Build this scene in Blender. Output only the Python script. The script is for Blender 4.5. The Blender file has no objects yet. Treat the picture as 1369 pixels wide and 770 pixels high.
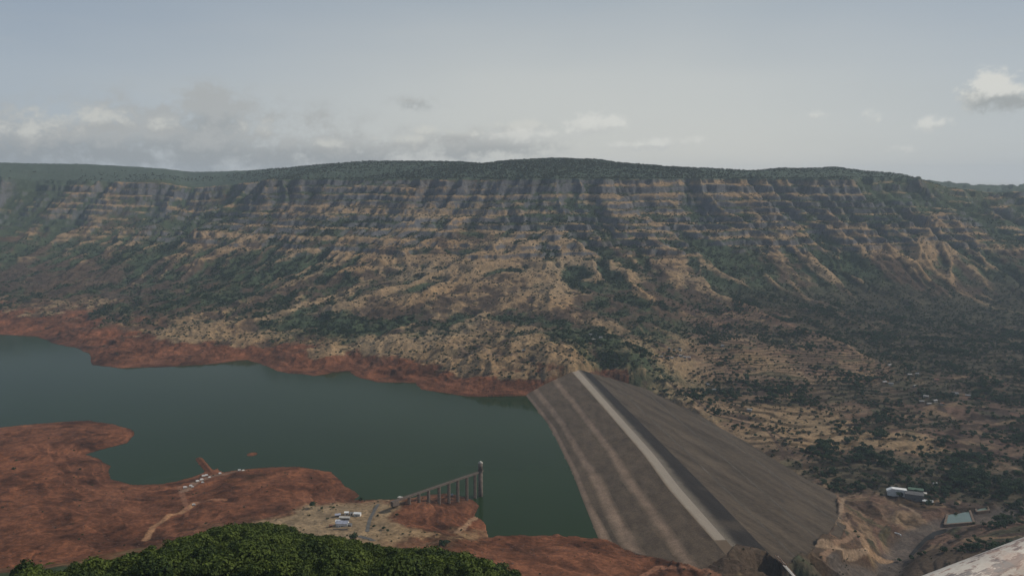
import bpy, bmesh, math, random, time
import numpy as np
from mathutils import Vector, Matrix
T0 = time.time()
rng = np.random.default_rng(7)
random.seed(7)
scene = bpy.context.scene
# ------------------------------------------------------------------ camera
H = 450.0                       # eye height above the lake, metres
F = 1186.0                      # focal length in photograph pixels (1369 wide)
PITCH = math.atan(145.0 / F)
cam_d = bpy.data.cameras.new('camera'); cam = bpy.data.objects.new('camera', cam_d)
scene.collection.objects.link(cam); scene.camera = cam
cam.location = (0, 0, H); cam.rotation_euler = (math.pi/2 - PITCH, 0, 0)
cam_d.sensor_width = 36; cam_d.lens = 36 * F / 1369.0
cam_d.clip_start = 0.05; cam_d.clip_end = 40000
# ------------------------------------------------------------------ light
SUN = Vector((0.84, 0.12, 0.70)).normalized()
sl = bpy.data.lights.new('sun', 'SUN'); sl.energy = 3.2; sl.angle = math.radians(2.5); sl.color = (1.0, 0.91, 0.78)
so = bpy.data.objects.new('sun', sl); scene.collection.objects.link(so)
so.rotation_euler = SUN.to_track_quat('Z', 'Y').to_euler(); so.location = (0, 0, 900)
scene.view_settings.view_transform = 'Standard'; scene.view_settings.look = 'None'
scene.view_settings.exposure = 0.08; scene.view_settings.gamma = 1.0
scene.cycles.volume_bounces = 0
HAZE_DENSITY = 4.5e-5

def pix_dir(u, v):
    a = 385.0 - v
    return np.array([u - 684.5, F*math.cos(PITCH) + a*math.sin(PITCH), -F*math.sin(PITCH) + a*math.cos(PITCH)])
def at_z(u, v, z):
    d = pix_dir(u, v); t = (z - H)/d[2]
    return np.array([d[0]*t, d[1]*t, z])
def at_y(u, v, y):
    d = pix_dir(u, v); t = y/d[1]
    return np.array([d[0]*t, y, H + d[2]*t])

# ------------------------------------------------------------------ node helper
class NT:
    def __init__(s, tree): s.t = tree; s.n = tree.nodes; s.l = tree.links
    def new(s, typ, **kw):
        n = s.n.new(typ)
        for k, v in kw.items(): setattr(n, k, v)
        return n
    def put(s, sock, v):
        if v is None: return
        if isinstance(v, bpy.types.NodeSocket): s.l.new(v, sock)
        else: sock.default_value = v
    def m(s, op, a, b=None, c=None, clamp=False):
        n = s.new('ShaderNodeMath', operation=op, use_clamp=clamp)
        s.put(n.inputs[0], a)
        if b is not None: s.put(n.inputs[1], b)
        if c is not None: s.put(n.inputs[2], c)
        return n.outputs[0]
    def vm(s, op, a, b=None, scale=None):
        n = s.new('ShaderNodeVectorMath', operation=op); s.put(n.inputs[0], a)
        if b is not None: s.put(n.inputs[1], b)
        if scale is not None: s.put(n.inputs['Scale'], scale)
        return n.outputs[0]
    def noise(s, vec, scale, detail=4, rough=0.55, dim='3D'):
        n = s.new('ShaderNodeTexNoise', noise_dimensions=dim); s.put(n.inputs['Vector'], vec)
        s.put(n.inputs['Scale'], scale); n.inputs['Detail'].default_value = detail; n.inputs['Roughness'].default_value = rough
        return n.outputs['Fac']
    def mix(s, f, a, b, blend='MIX'):
        n = s.new('ShaderNodeMix', data_type='RGBA', blend_type=blend)
        s.put(n.inputs[0], f)
        for i, v in ((6, a), (7, b)):
            if isinstance(v, tuple) and len(v) == 3: v = v + (1,)
            s.put(n.inputs[i], v)
        return n.outputs[2]
    def ramp(s, f, stops):
        n = s.new('ShaderNodeValToRGB'); e = n.color_ramp.elements
        while len(e) > 1: e.remove(e[0])
        e[0].position = stops[0][0]; e[0].color = tuple(stops[0][1]) + (1,)
        for p, c in stops[1:]:
            q = e.new(p); q.color = tuple(c) + (1,)
        s.put(n.inputs[0], f); return n.outputs[0]
    def rng(s, v, a, b, c=0.0, d=1.0, smooth=True):
        n = s.new('ShaderNodeMapRange'); n.interpolation_type = 'SMOOTHSTEP' if smooth else 'LINEAR'
        s.put(n.inputs[0], v)
        for i, q in enumerate((a, b, c, d)): n.inputs[i+1].default_value = q
        return n.outputs[0]

# ------------------------------------------------------------------ sky
world = bpy.data.worlds.new('World'); scene.world = world; world.use_nodes = True
w = NT(world.node_tree); w.n.clear()
sky = w.new('ShaderNodeTexSky'); sky.sky_type = 'NISHITA'; sky.sun_disc = False
sky.sun_elevation = math.asin(SUN.z); sky.sun_rotation = math.atan2(SUN.x, SUN.y)
sky.air_density = 1.0; sky.dust_density = 3.0; sky.altitude = 1000
SK = 0.1
tc = w.new('ShaderNodeTexCoord').outputs['Generated']
sp = w.new('ShaderNodeSeparateXYZ'); w.put(sp.inputs[0], tc)
X, Y, Z = sp.outputs
az = w.m('ARCTAN2', X, Y); el = w.m('ARCSINE', Z)
def G(c): return tuple(q/SK for q in c)
# thin high veil: warm grey at the horizon, bluer overhead, brightest ahead
nz = w.noise(w.vm('MULTIPLY', tc, (1.6, 1.6, 5.0)), 1.5, 3, 0.5)
elv = w.m('ADD', el, w.m('MULTIPLY', w.m('SUBTRACT', nz, 0.5), 0.10))
veil = w.ramp(w.m('MULTIPLY', elv, 1.0/1.2), [(0.0, G((0.58, 0.58, 0.55))), (0.085, G((0.52, 0.535, 0.52))), (0.17, G((0.37, 0.415, 0.45))), (1.0, G((0.22, 0.29, 0.38)))])
skyc = w.mix(0.88, sky.outputs[0], veil)
# slightly dimmer, bluer away from the bright quarter
azf = w.rng(w.m('ABSOLUTE', w.m('SUBTRACT', az, 0.10)), 0.05, 0.75)
skyc = w.mix(w.m('MULTIPLY', azf, 0.85), skyc, w.mix(1.0, skyc, (0.64, 0.73, 0.87), 'MULTIPLY'))
# streaky high cloud
stv = w.noise(w.vm('MULTIPLY', tc, (1.2, 1.2, 8.0)), 3.0, 6, 0.6)
skyc = w.mix(w.m('MULTIPLY', w.rng(stv, 0.48, 0.72), 0.16), skyc, G((0.44, 0.46, 0.45)))
# cloud puffs: (u, v, half-width px, half-height px, lit colour weight, strength)
warp = w.noise(w.vm('MULTIPLY', tc, (1, 1, 1.25)), 26.0, 9, 0.66)
warp2 = w.noise(w.vm('MULTIPLY', tc, (1, 1, 1.6)), 60.0, 5, 0.6)
def azel(u, v):
    d = pix_dir(u, v); return math.atan2(d[0], d[1]), math.asin(d[2]/np.linalg.norm(d))
def puff(u, v, wu, hv):
    a, e = azel(u, v)
    dx = w.m('MULTIPLY', w.m('SUBTRACT', az, a), F/wu); dy = w.m('MULTIPLY', w.m('SUBTRACT', el, e), F/hv)
    r2 = w.m('ADD', w.m('MULTIPLY', dx, dx), w.m('MULTIPLY', dy, dy))
    return w.m('POWER', 2.718, w.m('MULTIPLY', r2, -1.0)), dy
def layer(c, blobs, lo, hi, amt, lit, dark, split=0.0):
    tot = None; lift = None
    for b in blobs:
        g, dy = puff(*b[:4])
        gb = w.m('MULTIPLY', g, b[4] if len(b) > 4 else 1.0)
        tot = gb if tot is None else w.m('MAXIMUM', tot, gb)
        q = w.m('MULTIPLY', g, dy); lift = q if lift is None else w.m('ADD', lift, q)
    n2 = w.m('ADD', w.m('MULTIPLY', w.m('SUBTRACT', warp, 0.5), 2.9), w.m('MULTIPLY', w.m('SUBTRACT', warp2, 0.5), 1.3))
    body = w.m('ADD', tot, w.m('MULTIPLY', n2, w.m('MINIMUM', w.m('MULTIPLY', tot, 2.5), 1.0)))
    mask = w.m('MULTIPLY', w.rng(body, lo, hi), amt)
    sh = w.rng(w.m('ADD', w.m('MULTIPLY', lift, 1.0), w.m('MULTIPLY', n2, 0.8)), -0.35+split, 0.45+split)
    return w.mix(mask, c, w.mix(sh, dark, lit))
grey_d = G((0.25, 0.27, 0.28)); grey_l = G((0.37, 0.38, 0.375)); white = G((0.60, 0.60, 0.555)); 
skyc = layer(skyc, [(60, 195, 190, 42), (250, 185, 190, 50), (420, 205, 140, 32), (270, 140, 42, 24), (640, 195, 110, 22, .8), (560, 138, 48, 10, .55), (300, 150, 40, 18)], 0.05, 0.95, 0.70, grey_l, grey_d)
skyc = layer(skyc, [(100, 165, 80, 24, .75), (345, 178, 34, 18, .9), (432, 196, 34, 12, .95), (505, 188, 22, 9, .7), (690, 172, 45, 13, .9), (610, 182, 40, 11, .8), (550, 190, 40, 10, .8), (20, 185, 60, 18, .7), (230, 170, 40, 14, .7), (150, 160, 30, 14, .7), (580, 175, 30, 8, .6)], 0.22, 1.0, 0.62, white, grey_l)
skyc = layer(skyc, [(793, 168, 38, 16, 1.15), (700, 182, 60, 10, .8), (860, 196, 70, 8, .7), (1086, 157, 17, 9, .75), (1162, 160, 14, 12, .7), (1250, 166, 22, 11, .7), (1205, 200, 22, 6, .6), (900, 190, 60, 9, .5)], 0.15, 0.85, 0.70, G((0.66, 0.66, 0.62)), G((0.50, 0.51, 0.495)), -0.15)
skyc = layer(skyc, [(1322, 122, 36, 24, 1.2), (1350, 128, 34, 26, 1.2), (1400, 130, 50, 22, 1.0)], 0.22, 0.90, 0.9, G((0.64, 0.64, 0.60)), G((0.33, 0.35, 0.35)), -0.22)
# the same broken cloud elsewhere round the sky
gen = w.noise(w.vm('MULTIPLY', tc, (1, 1, 2.2)), 3.2, 8, 0.6)
away = w.rng(w.m('ABSOLUTE', az), 0.62, 0.9)
up = w.rng(el, 0.24, 0.42); outside = w.m('MAXIMUM', away, up)
skyc = w.mix(w.m('MULTIPLY', w.m('MULTIPLY', w.rng(gen, 0.50, 0.66), outside), 0.7), skyc, w.mix(w.rng(gen, 0.55, 0.75), G((0.46, 0.47, 0.45)), G((0.30, 0.32, 0.33))))
skyc = w.mix(w.rng(el, -0.02, 0.0), G((0.16, 0.15, 0.13)), skyc)
bg = w.new('ShaderNodeBackground'); w.put(bg.inputs[0], skyc); bg.inputs[1].default_value = SK
wo = w.new('ShaderNodeOutputWorld'); w.l.new(bg.outputs[0], wo.inputs[0])
world.cycles.sampling_method = 'MANUAL'; world.cycles.sample_map_resolution = 512

# ------------------------------------------------------------------ numpy noise
PERM = rng.permutation(4096).astype(np.int64)
GA = rng.random(4096)*2*np.pi; GX = np.cos(GA); GY = np.sin(GA); GV = rng.random(4096)
def _h(ix, iy, seed): return PERM[(PERM[(ix + seed*131) & 4095] + iy) & 4095]
def gnoise(x, y, seed=0):
    fx = np.floor(x); fy = np.floor(y); ix = fx.astype(np.int64); iy = fy.astype(np.int64)
    dx = x - fx; dy = y - fy
    u = dx*dx*dx*(dx*(dx*6-15)+10); v = dy*dy*dy*(dy*(dy*6-15)+10)
    def g(i, j, ax, ay):
        h = _h(ix+i, iy+j, seed); return GX[h]*ax + GY[h]*ay
    a = g(0,0,dx,dy); b = g(1,0,dx-1,dy); c = g(0,1,dx,dy-1); d = g(1,1,dx-1,dy-1)
    return (a + u*(b-a) + v*(c-a) + u*v*(a-b-c+d))*1.5
def fbm(x, y, s, octv=4, seed=0, gain=0.5):
    o = np.zeros_like(x); amp = 1.0; tot = 0; f = 1.0/s
    for k in range(octv):
        o += amp*gnoise(x*f, y*f, seed+k*7); tot += amp; amp *= gain; f *= 2.03
    return o/tot
def ridged(x, y, s, octv=3, seed=0):
    o = np.zeros_like(x); amp = 1.0; tot = 0; f = 1.0/s
    for k in range(octv):
        o += amp*(1 - 2*np.abs(gnoise(x*f, y*f, seed+k*7))); tot += amp; amp *= 0.5; f *= 2.03
    return o/tot
def sstep(x, a, b):
    t = np.clip((x-a)/(b-a), 0, 1); return t*t*(3-2*t)
def cell(x, y, s, seed=0):
    """value per jittered cell and distance to its border"""
    x = x/s; y = y/s; ix = np.floor(x).astype(np.int64); iy = np.floor(y).astype(np.int64)
    d1 = np.full(x.shape, 9.0); d2 = np.full(x.shape, 9.0); val = np.zeros(x.shape)
    for i in (-1,0,1):
        for j in (-1,0,1):
            h = _h(ix+i, iy+j, seed); px = ix+i+0.15+0.7*GV[h]; py = iy+j+0.15+0.7*GV[(h*7+3) & 4095]
            d = np.hypot(x-px, y-py); v = GV[(h*13+5) & 4095]
            closer = d < d1; d2 = np.where(closer, d1, np.minimum(d2, d)); val = np.where(closer, v, val); d1 = np.where(closer, d, d1)
    return val, (d2-d1)*s

# ------------------------------------------------------------------ lake outline (z = 0)
FAR = [(-260,440),(-60,444),(0,447),(50,450),(75,460),(100,465),(120,472),(122,488),(160,492),(230,490),(280,487),(330,481),(350,487),(372,496),(385,499),(420,502),(465,496),(480,505),(505,511),(555,512),(565,520),(610,528),(650,531),(690,531),(703,529)]
DAMW = [(735,570),(765,631),(779,668),(800,720)]
NEAR = [(770,710),(740,703),(700,700),(650,698),(632,690),(636,684),(641,676),(632,668),(618,663),(600,659),(580,660),(555,664),(530,668),(505,669),(470,669),(478,662),(462,650),(445,630),(400,624),(345,625),(322,627),(300,630),(292,624),(286,627),(276,622),(265,613),(268,624),(272,631),(262,635),(240,643),(215,648),(180,648),(150,640),(145,622),(128,612),(113,607),(125,605),(150,598),(172,592),(180,580),(172,572),(150,567),(120,562),(50,566),(0,572),(-60,577),(-260,590)]
lake = np.array([at_z(u, v, 0)[:2] for u, v in FAR+DAMW+NEAR])
n_far = len(FAR); n_dam = len(DAMW)
def seg_dist(px, py, poly, closed=True, idx=None):
    best = np.full(px.shape, 1e9); n = len(poly)
    for i in range(n if closed else n-1):
        if idx is not None and i not in idx: continue
        a = poly[i]; b = poly[(i+1) % n]; ab = b-a; L = ab@ab + 1e-9
        t = np.clip(((px-a[0])*ab[0] + (py-a[1])*ab[1])/L, 0, 1)
        best = np.minimum(best, np.hypot(px-a[0]-t*ab[0], py-a[1]-t*ab[1]))
    return best
def inside(px, py, poly):
    r = np.zeros(px.shape, bool); n = len(poly)
    for i in range(n):
        a = poly[i]; b = poly[(i+1) % n]
        c = ((a[1] > py) != (b[1] > py))
        xx = (b[0]-a[0])*(py-a[1])/((b[1]-a[1]) + 1e-12) + a[0]
        r ^= (c & (px < xx))
    return r

# ------------------------------------------------------------------ dam geometry tables
def wpoly(pts, z): return np.array([at_z(u, v, z)[:2] for u, v in pts])
CREST_Z = 40.0
LV = [  # (name, z, pixel polyline) from the reservoir side to the valley side
    (0.0,  [(703,529),(735,570),(765,631),(779,668),(800,720)]),
    (6.0,  [(708,527),(742,570),(774,631),(789,668),(822,729)]),
    (10.0, [(712,525),(746,568),(764,600),(787,642),(804,683),(830,731)]),
    (14.5, [(723,521),(759,567),(779,600),(808,642),(828,683),(862,736)]),
    (23.5, [(740,514),(776,559),(809,604),(830,642),(861,687),(902,745)]),
    (28.0, [(751,511),(790,559),(826,604),(850,642),(884,687),(930,748)]),
    (CREST_Z, [(765,498),(806,544),(861,608),(893,653),(954,722)]),
    (CREST_Z, [(774.5,496.5),(817,544),(875,608),(908,651),(971,722)]),
    (30.0, [(786,495),(881,589),(950,658),(1017,728)]),
]
def mean_c(pl, z, Pa, CX): return float(np.mean([(p-Pa)@CX for p in wpoly(pl, z)]))
Pa = at_z(770, 498, CREST_Z)[:2]; Pb = at_z(964, 721, CREST_Z)[:2]
AX = (Pb-Pa)/np.linalg.norm(Pb-Pa); CX = np.array([-AX[1], AX[0]])      # along crest towards us; across, +ve = valley side
if CX[0] < 0: CX = -CX
LEN = np.linalg.norm(Pb-Pa)
for it in range(6):
    c_w = mean_c(LV[0][1], 0, Pa, CX); c_t = mean_c(LV[6][1], CREST_Z, Pa, CX)
    LV = [(z if i in (0, 6, 7, 8) else CREST_Z*(mean_c(pl, z, Pa, CX)-c_w)/(c_t-c_w), pl) for i, (z, pl) in enumerate(LV)]
TT = np.linspace(-60, LEN+90, 260)
def tc_of(p): q = p-Pa; return q@AX, q@CX
cols = []
for z, pl in LV:
    tcv = np.array([tc_of(p) for p in wpoly(pl, z)])
    t, c = tcv[:, 0], tcv[:, 1]
    k0 = (c[1]-c[0])/(t[1]-t[0]); k1 = (c[-1]-c[-2])/(t[-1]-t[-2])
    cc = np.interp(TT, t, c); cc = np.where(TT < t[0], c[0]+k0*0.5*(TT-t[0]), cc); cc = np.where(TT > t[-1], c[-1]+k1*0.5*(TT-t[-1]), cc)
    kk = np.ones(15)/15; cc = np.convolve(np.pad(cc, 7, mode='edge'), kk, 'valid'); cc = cc + (0 if z == 0 or z >= 30 else 1)*2.6*fbm(TT, TT*0+z, 130, 3, 401)
    cols.append((z, cc))
print('dam length', LEN, [ (z, round(float(c.mean()),1)) for z, c in cols])
c0 = cols[0][1]; cl = cols[-1][1]
SD = 3.1
cols = [(-40.0, c0-150), (-8.0, c0-30)] + cols
for d in (35, 38, 72, 110, 113, 150, 190, 193, 235, 290, 340):
    dz = 30 - (d - (3 if d >= 38 else 0) - (3 if d >= 113 else 0) - (3 if d >= 193 else 0))/SD
    cols.append((dz, cl+d))
DC = np.array([c for z, c in cols]); DZ = np.array([z for z, c in cols])     # [level, t]
CG = np.linspace(-420, 520, 471)
tab = np.zeros((len(TT), len(CG)))
for i in range(len(TT)):
    c = np.maximum.accumulate(DC[:, i] + np.arange(len(DZ))*1e-3); tab[i] = np.interp(CG, c, DZ)
def bil(tabl, x, y, x0, dx, y0, dy):
    fx = np.clip((x-x0)/dx, 0, tabl.shape[0]-1.001); fy = np.clip((y-y0)/dy, 0, tabl.shape[1]-1.001)
    i = fx.astype(int); j = fy.astype(int); a = fx-i; b = fy-j
    return tabl[i,j]*(1-a)*(1-b)+tabl[i+1,j]*a*(1-b)+tabl[i,j+1]*(1-a)*b+tabl[i+1,j+1]*a*b
def dam_z(x, y):
    t = (x-Pa[0])*AX[0]+(y-Pa[1])*AX[1]; c = (x-Pa[0])*CX[0]+(y-Pa[1])*CX[1]
    return bil(tab, t, c, TT[0], TT[1]-TT[0], CG[0], CG[1]-CG[0])
def ray_dam(u, v):
    d = pix_dir(u, v); y = np.arange(850.0, 2300.0, 1.0); t = y/d[1]; x = d[0]*t; z = H+d[2]*t
    k = np.argmax(dam_z(x, y) > z); return np.array([x[k], y[k], z[k]])
FOOT = [(703,529),(733,511),(768,496.5),(787,494.5),(800,497),(850,515),(900,537),(927,549),(960,570),(1000,592),(1045,620),(1080,642),(1118,660),(1121,690),(1106,715),(1075,743),(1050,755),(1017,733),(985,728),(972,741),(940,762),(900,751),(850,739),(802,722)]
foot3 = np.array([ray_dam(u, v) for u, v in FOOT])
print('foot z', [(FOOT[i], round(float(p[2]))) for i, p in enumerate(foot3)])
uw = [ (c0[-1]-0) ]
# close the footprint under the water
f2 = [p[:2] for p in foot3]
tN, cN = tc_of(foot3[-1][:2]); tF, cF = tc_of(foot3[0][:2])
f2 += [Pa+AX*tN+CX*(cN-140), Pa+AX*tF+CX*(cF-140)]
foot = np.array(f2)

# ------------------------------------------------------------------ terrain control points
C = []
def z_(u, v, z): C.append(at_z(u, v, z))
def y_(u, v, y): C.append(at_y(u, v, y))
for u, v in FAR+NEAR: C.append(at_z(u, v, 0))
for u, v in [(0,500),(0,540),(100,520),(250,520),(250,580),(400,540),(400,590),(550,560),(550,620),(680,570),(700,640),(740,680),(-200,500),(-200,550),(200,610),(690,680)]:
    p = at_z(u, v, 0); C.append(np.array([p[0], p[1], -22.0]))
for i, p in enumerate(foot3[:-1]):
    C.append(p)
for q in [(0,425,18),(120,445,15),(250,460,14),(350,465,16),(450,475,18),(550,480,22),(620,495,22),(690,505,24),(735,492,42),(780,480,48),(-200,410,25),(0,400,30),(200,420,35),(400,430,40),(550,430,50),(700,430,60),(850,450,45),
          (850,485,38),(900,500,4),(1000,500,-6),(1100,480,5),(1250,470,0),(1369,460,0),(1500,460,0),(1000,440,25),(1100,430,35)]: z_(*q)
for q in [(0,370,3500),(-200,360,3600),(150,330,3900),(250,380,3200),(400,380,2950),(550,380,2850),(700,380,2750),(850,380,2800),(1000,400,2800),(1150,400,2950),(1300,400,3050),(1369,390,3100),(1550,390,3150),
          (0,320,4150),(300,330,3550),(450,330,3300),(600,330,3150),(740,330,3080),(900,330,3150),(1050,330,3250),(1200,330,3350),(1369,330,3400),(1550,330,3450),
          (-200,290,4500),(0,290,4450),(200,285,4350),(400,290,3800),(600,290,3480),(740,290,3400),(900,290,3480),(1100,290,3620),(1250,290,3720),(1369,290,3750),(1550,290,3800),
          (-200,240,4900),(0,238,4700),(200,238,4600),(400,238,4050),(600,240,3720),(740,240,3640),(900,240,3720),(1100,243,3870),(1250,252,3970),(1369,257,4020),(1550,257,4050)]: y_(*q)
SKYL = [(-400,214),(-200,215),(0,217),(60,219),(120,219.5),(200,224),(235,227),(258,231),(300,230),(340,228),(380,225),(440,220),(490,216),(560,216),(620,217),(645,219.5),(680,215),(740,212),(800,214),(822,218),(900,224),(950,226),(1000,229),(1040,225),(1065,226),(1110,224),(1150,229),(1190,232),(1220,238),(1250,244),(1310,250),(1369,249),(1450,251),(1700,255)]
for u, v in SKYL[::2]: y_(u, v+1.5, 4700 + 500*sstep(float(500-u), 0, 500))
for x in range(-6000, 6001, 1500): C.append(np.array([x, 7500.0, 380.0])); C.append(np.array([x, 9500.0, 300.0]))
for q in [(60,600,12),(0,600,15),(60,640,16),(100,690,24),(0,690,28),(200,690,16),(200,735,28),(0,740,36),(-200,620,18),(-200,700,35),(340,650,11),(330,680,18),(420,650,11),(440,690,22),(400,700,25),(530,690,20),(560,715,28),(600,685,10),(640,715,10),(700,720,13),(760,730,14),(820,748,20),(860,765,20),
          (1100,790,-36),(1200,800,-46),(1300,800,-40),(1130,705,-32),(1130,730,-16),(1112,745,-8),(1092,762,4),(1150,762,-30),(1145,690,-44),(1150,690,-48),(1200,730,-54),(1250,700,-55),(1140,670,-52),(1200,660,-51),(1300,690,-54),(1369,680,-50),(1320,725,-38),(1369,745,-20),(1170,765,-42),(1290,760,-30),(1450,700,-40),
          (1140,630,-52),(1085,600,-44),(1030,568,-37),(950,540,-27),(905,522,-14),(1200,600,-50),(1369,600,-48),(1100,560,-32),(1250,560,-42),(1369,540,-40),(1500,560,-40),(1100,520,-18),(1250,510,-22),(1500,640,-45),
          (545,669,24),(573,671,11),(600,672,4),(620,672,1)]: z_(*q)
for q in [(-250,800,540),(-100,780,540),(0,783,540),(60,768,540),(130,757,540),(180,748,540),(215,735,540),(260,724,540),(330,711,540),(400,714,540),(440,724,540),(480,735,540),(560,745,540),(620,752,540),(660,764,540),(700,785,540),(760,815,540),(850,850,540),(1000,880,500),(1300,900,500),(1600,900,500),
          (-250,810,340),(0,800,340),(200,788,340),(350,776,340),(500,783,340),(650,805,340),(900,900,340),(1300,950,340),(1600,950,340),
          (-250,830,720),(0,822,720),(200,790,720),(350,775,720),(600,800,720),(750,840,720),(900,855,720),(1050,860,720),(1200,860,720),(1600,860,720),(720,788,850),(800,792,860),(870,794,870),(940,796,870),(1020,800,870),(1120,802,880),(1250,805,880),(1400,805,880)]: y_(*q)
for p in [(0,2,447),(-30,2,446.5),(30,2,446.5),(0,25,438),(-60,60,405),(60,60,405),(0,60,408),(-150,150,335),(0,150,338),(150,150,335),(-400,100,340),(400,100,340),(-100,-10,440),(100,-10,440),(0,-20,447)]: C.append(np.array(p, float))
C = np.array(C)
# merge near-duplicate points
keep = []
for i, p in enumerate(C):
    if all(np.hypot(*(p[:2]-C[j][:2])) > 4 for j in keep): keep.append(i)
C = C[keep]
S = 1000.0
def kern(d2): return np.sqrt(d2 + 0.0009)
cx, cy, cz = C[:,0]/S, C[:,1]/S, C[:,2]
D2 = (cx[:,None]-cx)**2 + (cy[:,None]-cy)**2
n = len(C); A = np.zeros((n+3, n+3)); A[:n,:n] = kern(D2); A[:n,n] = 1; A[:n,n+1] = cx; A[:n,n+2] = cy; A[n:,:n] = A[:n,n:].T
sol = np.linalg.solve(A, np.concatenate([cz, [0,0,0]]))
def base_eval(x, y):
    x = x/S; y = y/S; o = sol[n] + sol[n+1]*x + sol[n+2]*y
    for k in range(n): o = o + sol[k]*kern((x-cx[k])**2 + (y-cy[k])**2)
    return o
# ------------------------------------------------------------------ polar terrain grid
az_in = np.linspace(-0.565, 0.565, 940)
az_out = np.linspace(0.572, 1.15, 36)
AZ = np.concatenate([-az_out[::-1], az_in, az_out])
RR = np.concatenate([np.linspace(1.5, 60, 14), np.linspace(66, 300, 22), np.linspace(306, 600, 44), np.linspace(606, 900, 34), np.linspace(903, 2000, 350), np.linspace(2004.5, 3300, 290), np.linspace(3304, 4100, 190), np.linspace(4106, 5400, 110), np.linspace(5450, 6500, 14), np.linspace(6700, 9500, 8)])
# base on a decimated grid, then interpolated
def decim(a, k):
    idx = list(range(0, len(a), k)); 
    if idx[-1] != len(a)-1: idx.append(len(a)-1)
    return np.array(idx)
ia = decim(AZ, 6); ir = decim(RR, 5)
GXc, GRc = np.meshgrid(AZ[ia], RR[ir], indexing='ij')
bc = base_eval(GRc*np.sin(GXc), GRc*np.cos(GXc))
tmp = np.array([np.interp(RR, RR[ir], row) for row in bc])
ZB = np.array([np.interp(AZ, AZ[ia], tmp[:, j]) for j in range(len(RR))]).T
A2, R2 = np.meshgrid(AZ, RR, indexing='ij')
x = R2*np.sin(A2); y = R2*np.cos(A2); z = ZB.copy()
print('base', z.shape, time.time()-T0)

# signed distance to the lake (+ outside)
sel = (R2 > 880) & (R2 < 3700)
sd = np.full(x.shape, 500.0)
xs, ys = x[sel], y[sel]
dd = seg_dist(xs, ys, lake); ins = inside(xs, ys, lake)
sd[sel] = np.where(ins, -dd, dd)
shn = 11*fbm(x, y, 80, 5, 501, .6)
sd = np.where(np.abs(sd) < 200, sd + shn*np.clip(1 - np.abs(sd)/200, 0, 1)*sstep(np.hypot(x+44, y-1223), 30, 90), sd)
# far slope ravines and spurs
ytop = 3700.0
x0 = x.copy()
for _ in range(22):
    Fx = 0.62*np.tanh((x0-150)/500.0)*np.exp(-((x0-100)/1400.0)**2)
    x0 = x0 + 0.30*(x - Fx*np.clip(ytop-y, -200, 1700) - x0)
wob = fbm(x, y, 520, 4, 3)
sx = x0 + 95*wob + 22*fbm(x, y, 130, 3, 4)
h = sstep(z, 5, 95)*(1-sstep(z, 425, 452)); far = sstep(y, 1900, 2500)
rv = ridged(sx, y*0.10, 185, 2, 11); rv2 = ridged(sx+40*fbm(x,y,180,3,5), y*0.25, 92, 3, 21)
amp = h*far
z = z + amp*((rv-.25)*40*sstep(z, 20, 220)*(.45+.9*sstep(fbm(x, y, 420, 3, 33), -.4, .4)) + (rv2-.25)*20 + fbm(x, y, 150, 5, 31, .6)*16)
z = z + sstep(z, 438, 460)*fbm(x, y, 300, 4, 41)*5
# named spurs and shore knolls, each set on the slope where it stands
def hit0(u, v, rmin=1700.0):
    d = pix_dir(u, v); hh = math.hypot(d[0], d[1]); a = math.atan2(d[0], d[1]); col_ = z[int(np.argmin(np.abs(AZ-a)))]
    m = RR > rmin; rr = RR[m]; g = col_[m] > H + d[2]/hh*rr; r = rr[int(np.argmax(g))] if g.any() else rr[-1]
    return np.array([d[0]/hh*r, d[1]/hh*r])
SPURS = [([(735,318),(700,335),(655,362),(600,392),(545,415)],24,42),([(690,322),(640,345),(585,372),(520,395),(450,425)],18,34),([(620,300),(575,330),(530,352),(470,372)],20,36),([(745,320),(750,350),(745,385),(735,420)],20,40),([(775,335),(805,355),(840,382),(868,412)],24,36),([(800,320),(790,350),(800,385)],14,28),
         ([(560,300),(500,325),(430,345),(360,360)],16,36),([(870,300),(915,335),(965,372),(1020,405)],20,38),([(905,300),(960,330),(1010,352)],14,28),([(950,392),(1010,425),(1080,452),(1160,488)],16,55),([(1010,300),(1060,345),(1110,380)],18,34),([(1110,290),(1135,340),(1155,385)],22,32),([(1160,300),(1150,345),(1150,388)],14,22),([(1255,292),(1235,330),(1225,372)],24,34),([(1275,300),(1300,335),(1325,370)],20,34),([(1250,300),(1265,345),(1275,385)],16,26),([(700,405),(640,432),(600,450)],10,30),([(470,395),(400,420),(330,440)],12,40),([(330,320),(300,345),(250,365)],14,40)]
spur = np.zeros_like(z)
for pts_, hh_, wd_ in SPURS:
    P_ = np.array([hit0(u, v) for u, v in pts_]); lo_ = P_.min(0)-4*wd_; hi_ = P_.max(0)+4*wd_
    m = (x > lo_[0]) & (x < hi_[0]) & (y > lo_[1]) & (y < hi_[1]); xm = x[m] + 22*gnoise(x[m]/90, y[m]/90, 71); ym = y[m] + 22*gnoise(x[m]/90+9, y[m]/90, 72)
    dd_ = seg_dist(xm, ym, P_, closed=False); spur[m] = np.maximum(spur[m], np.exp(-dd_/wd_)*(hh_/24.0))
z = z + 26*spur*far*(1-sstep(z, 425, 448))
KNOLLS = [(255,452,95,13),(330,462,60,8),(430,478,55,9),(520,467,62,15),(600,468,50,11),(652,484,62,15),(745,478,60,8),(705,465,70,10),(1000,470,90,10),(1110,475,100,12)]
knoll = np.zeros_like(z)
for u, v, r_, h_ in KNOLLS:
    p_ = hit0(u, v); g_ = np.exp(-(((x-p_[0])**2 + ((y-p_[1])*.75)**2)/r_**2)**1.4*(1+.0*x)); z = z + h_*g_; knoll = np.maximum(knoll, g_)
# foothills hummocks
z = z + sstep(z, 8, 40)*(1-sstep(z, 150, 300))*far*(ridged(x, y, 260, 4, 51)*12)
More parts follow.
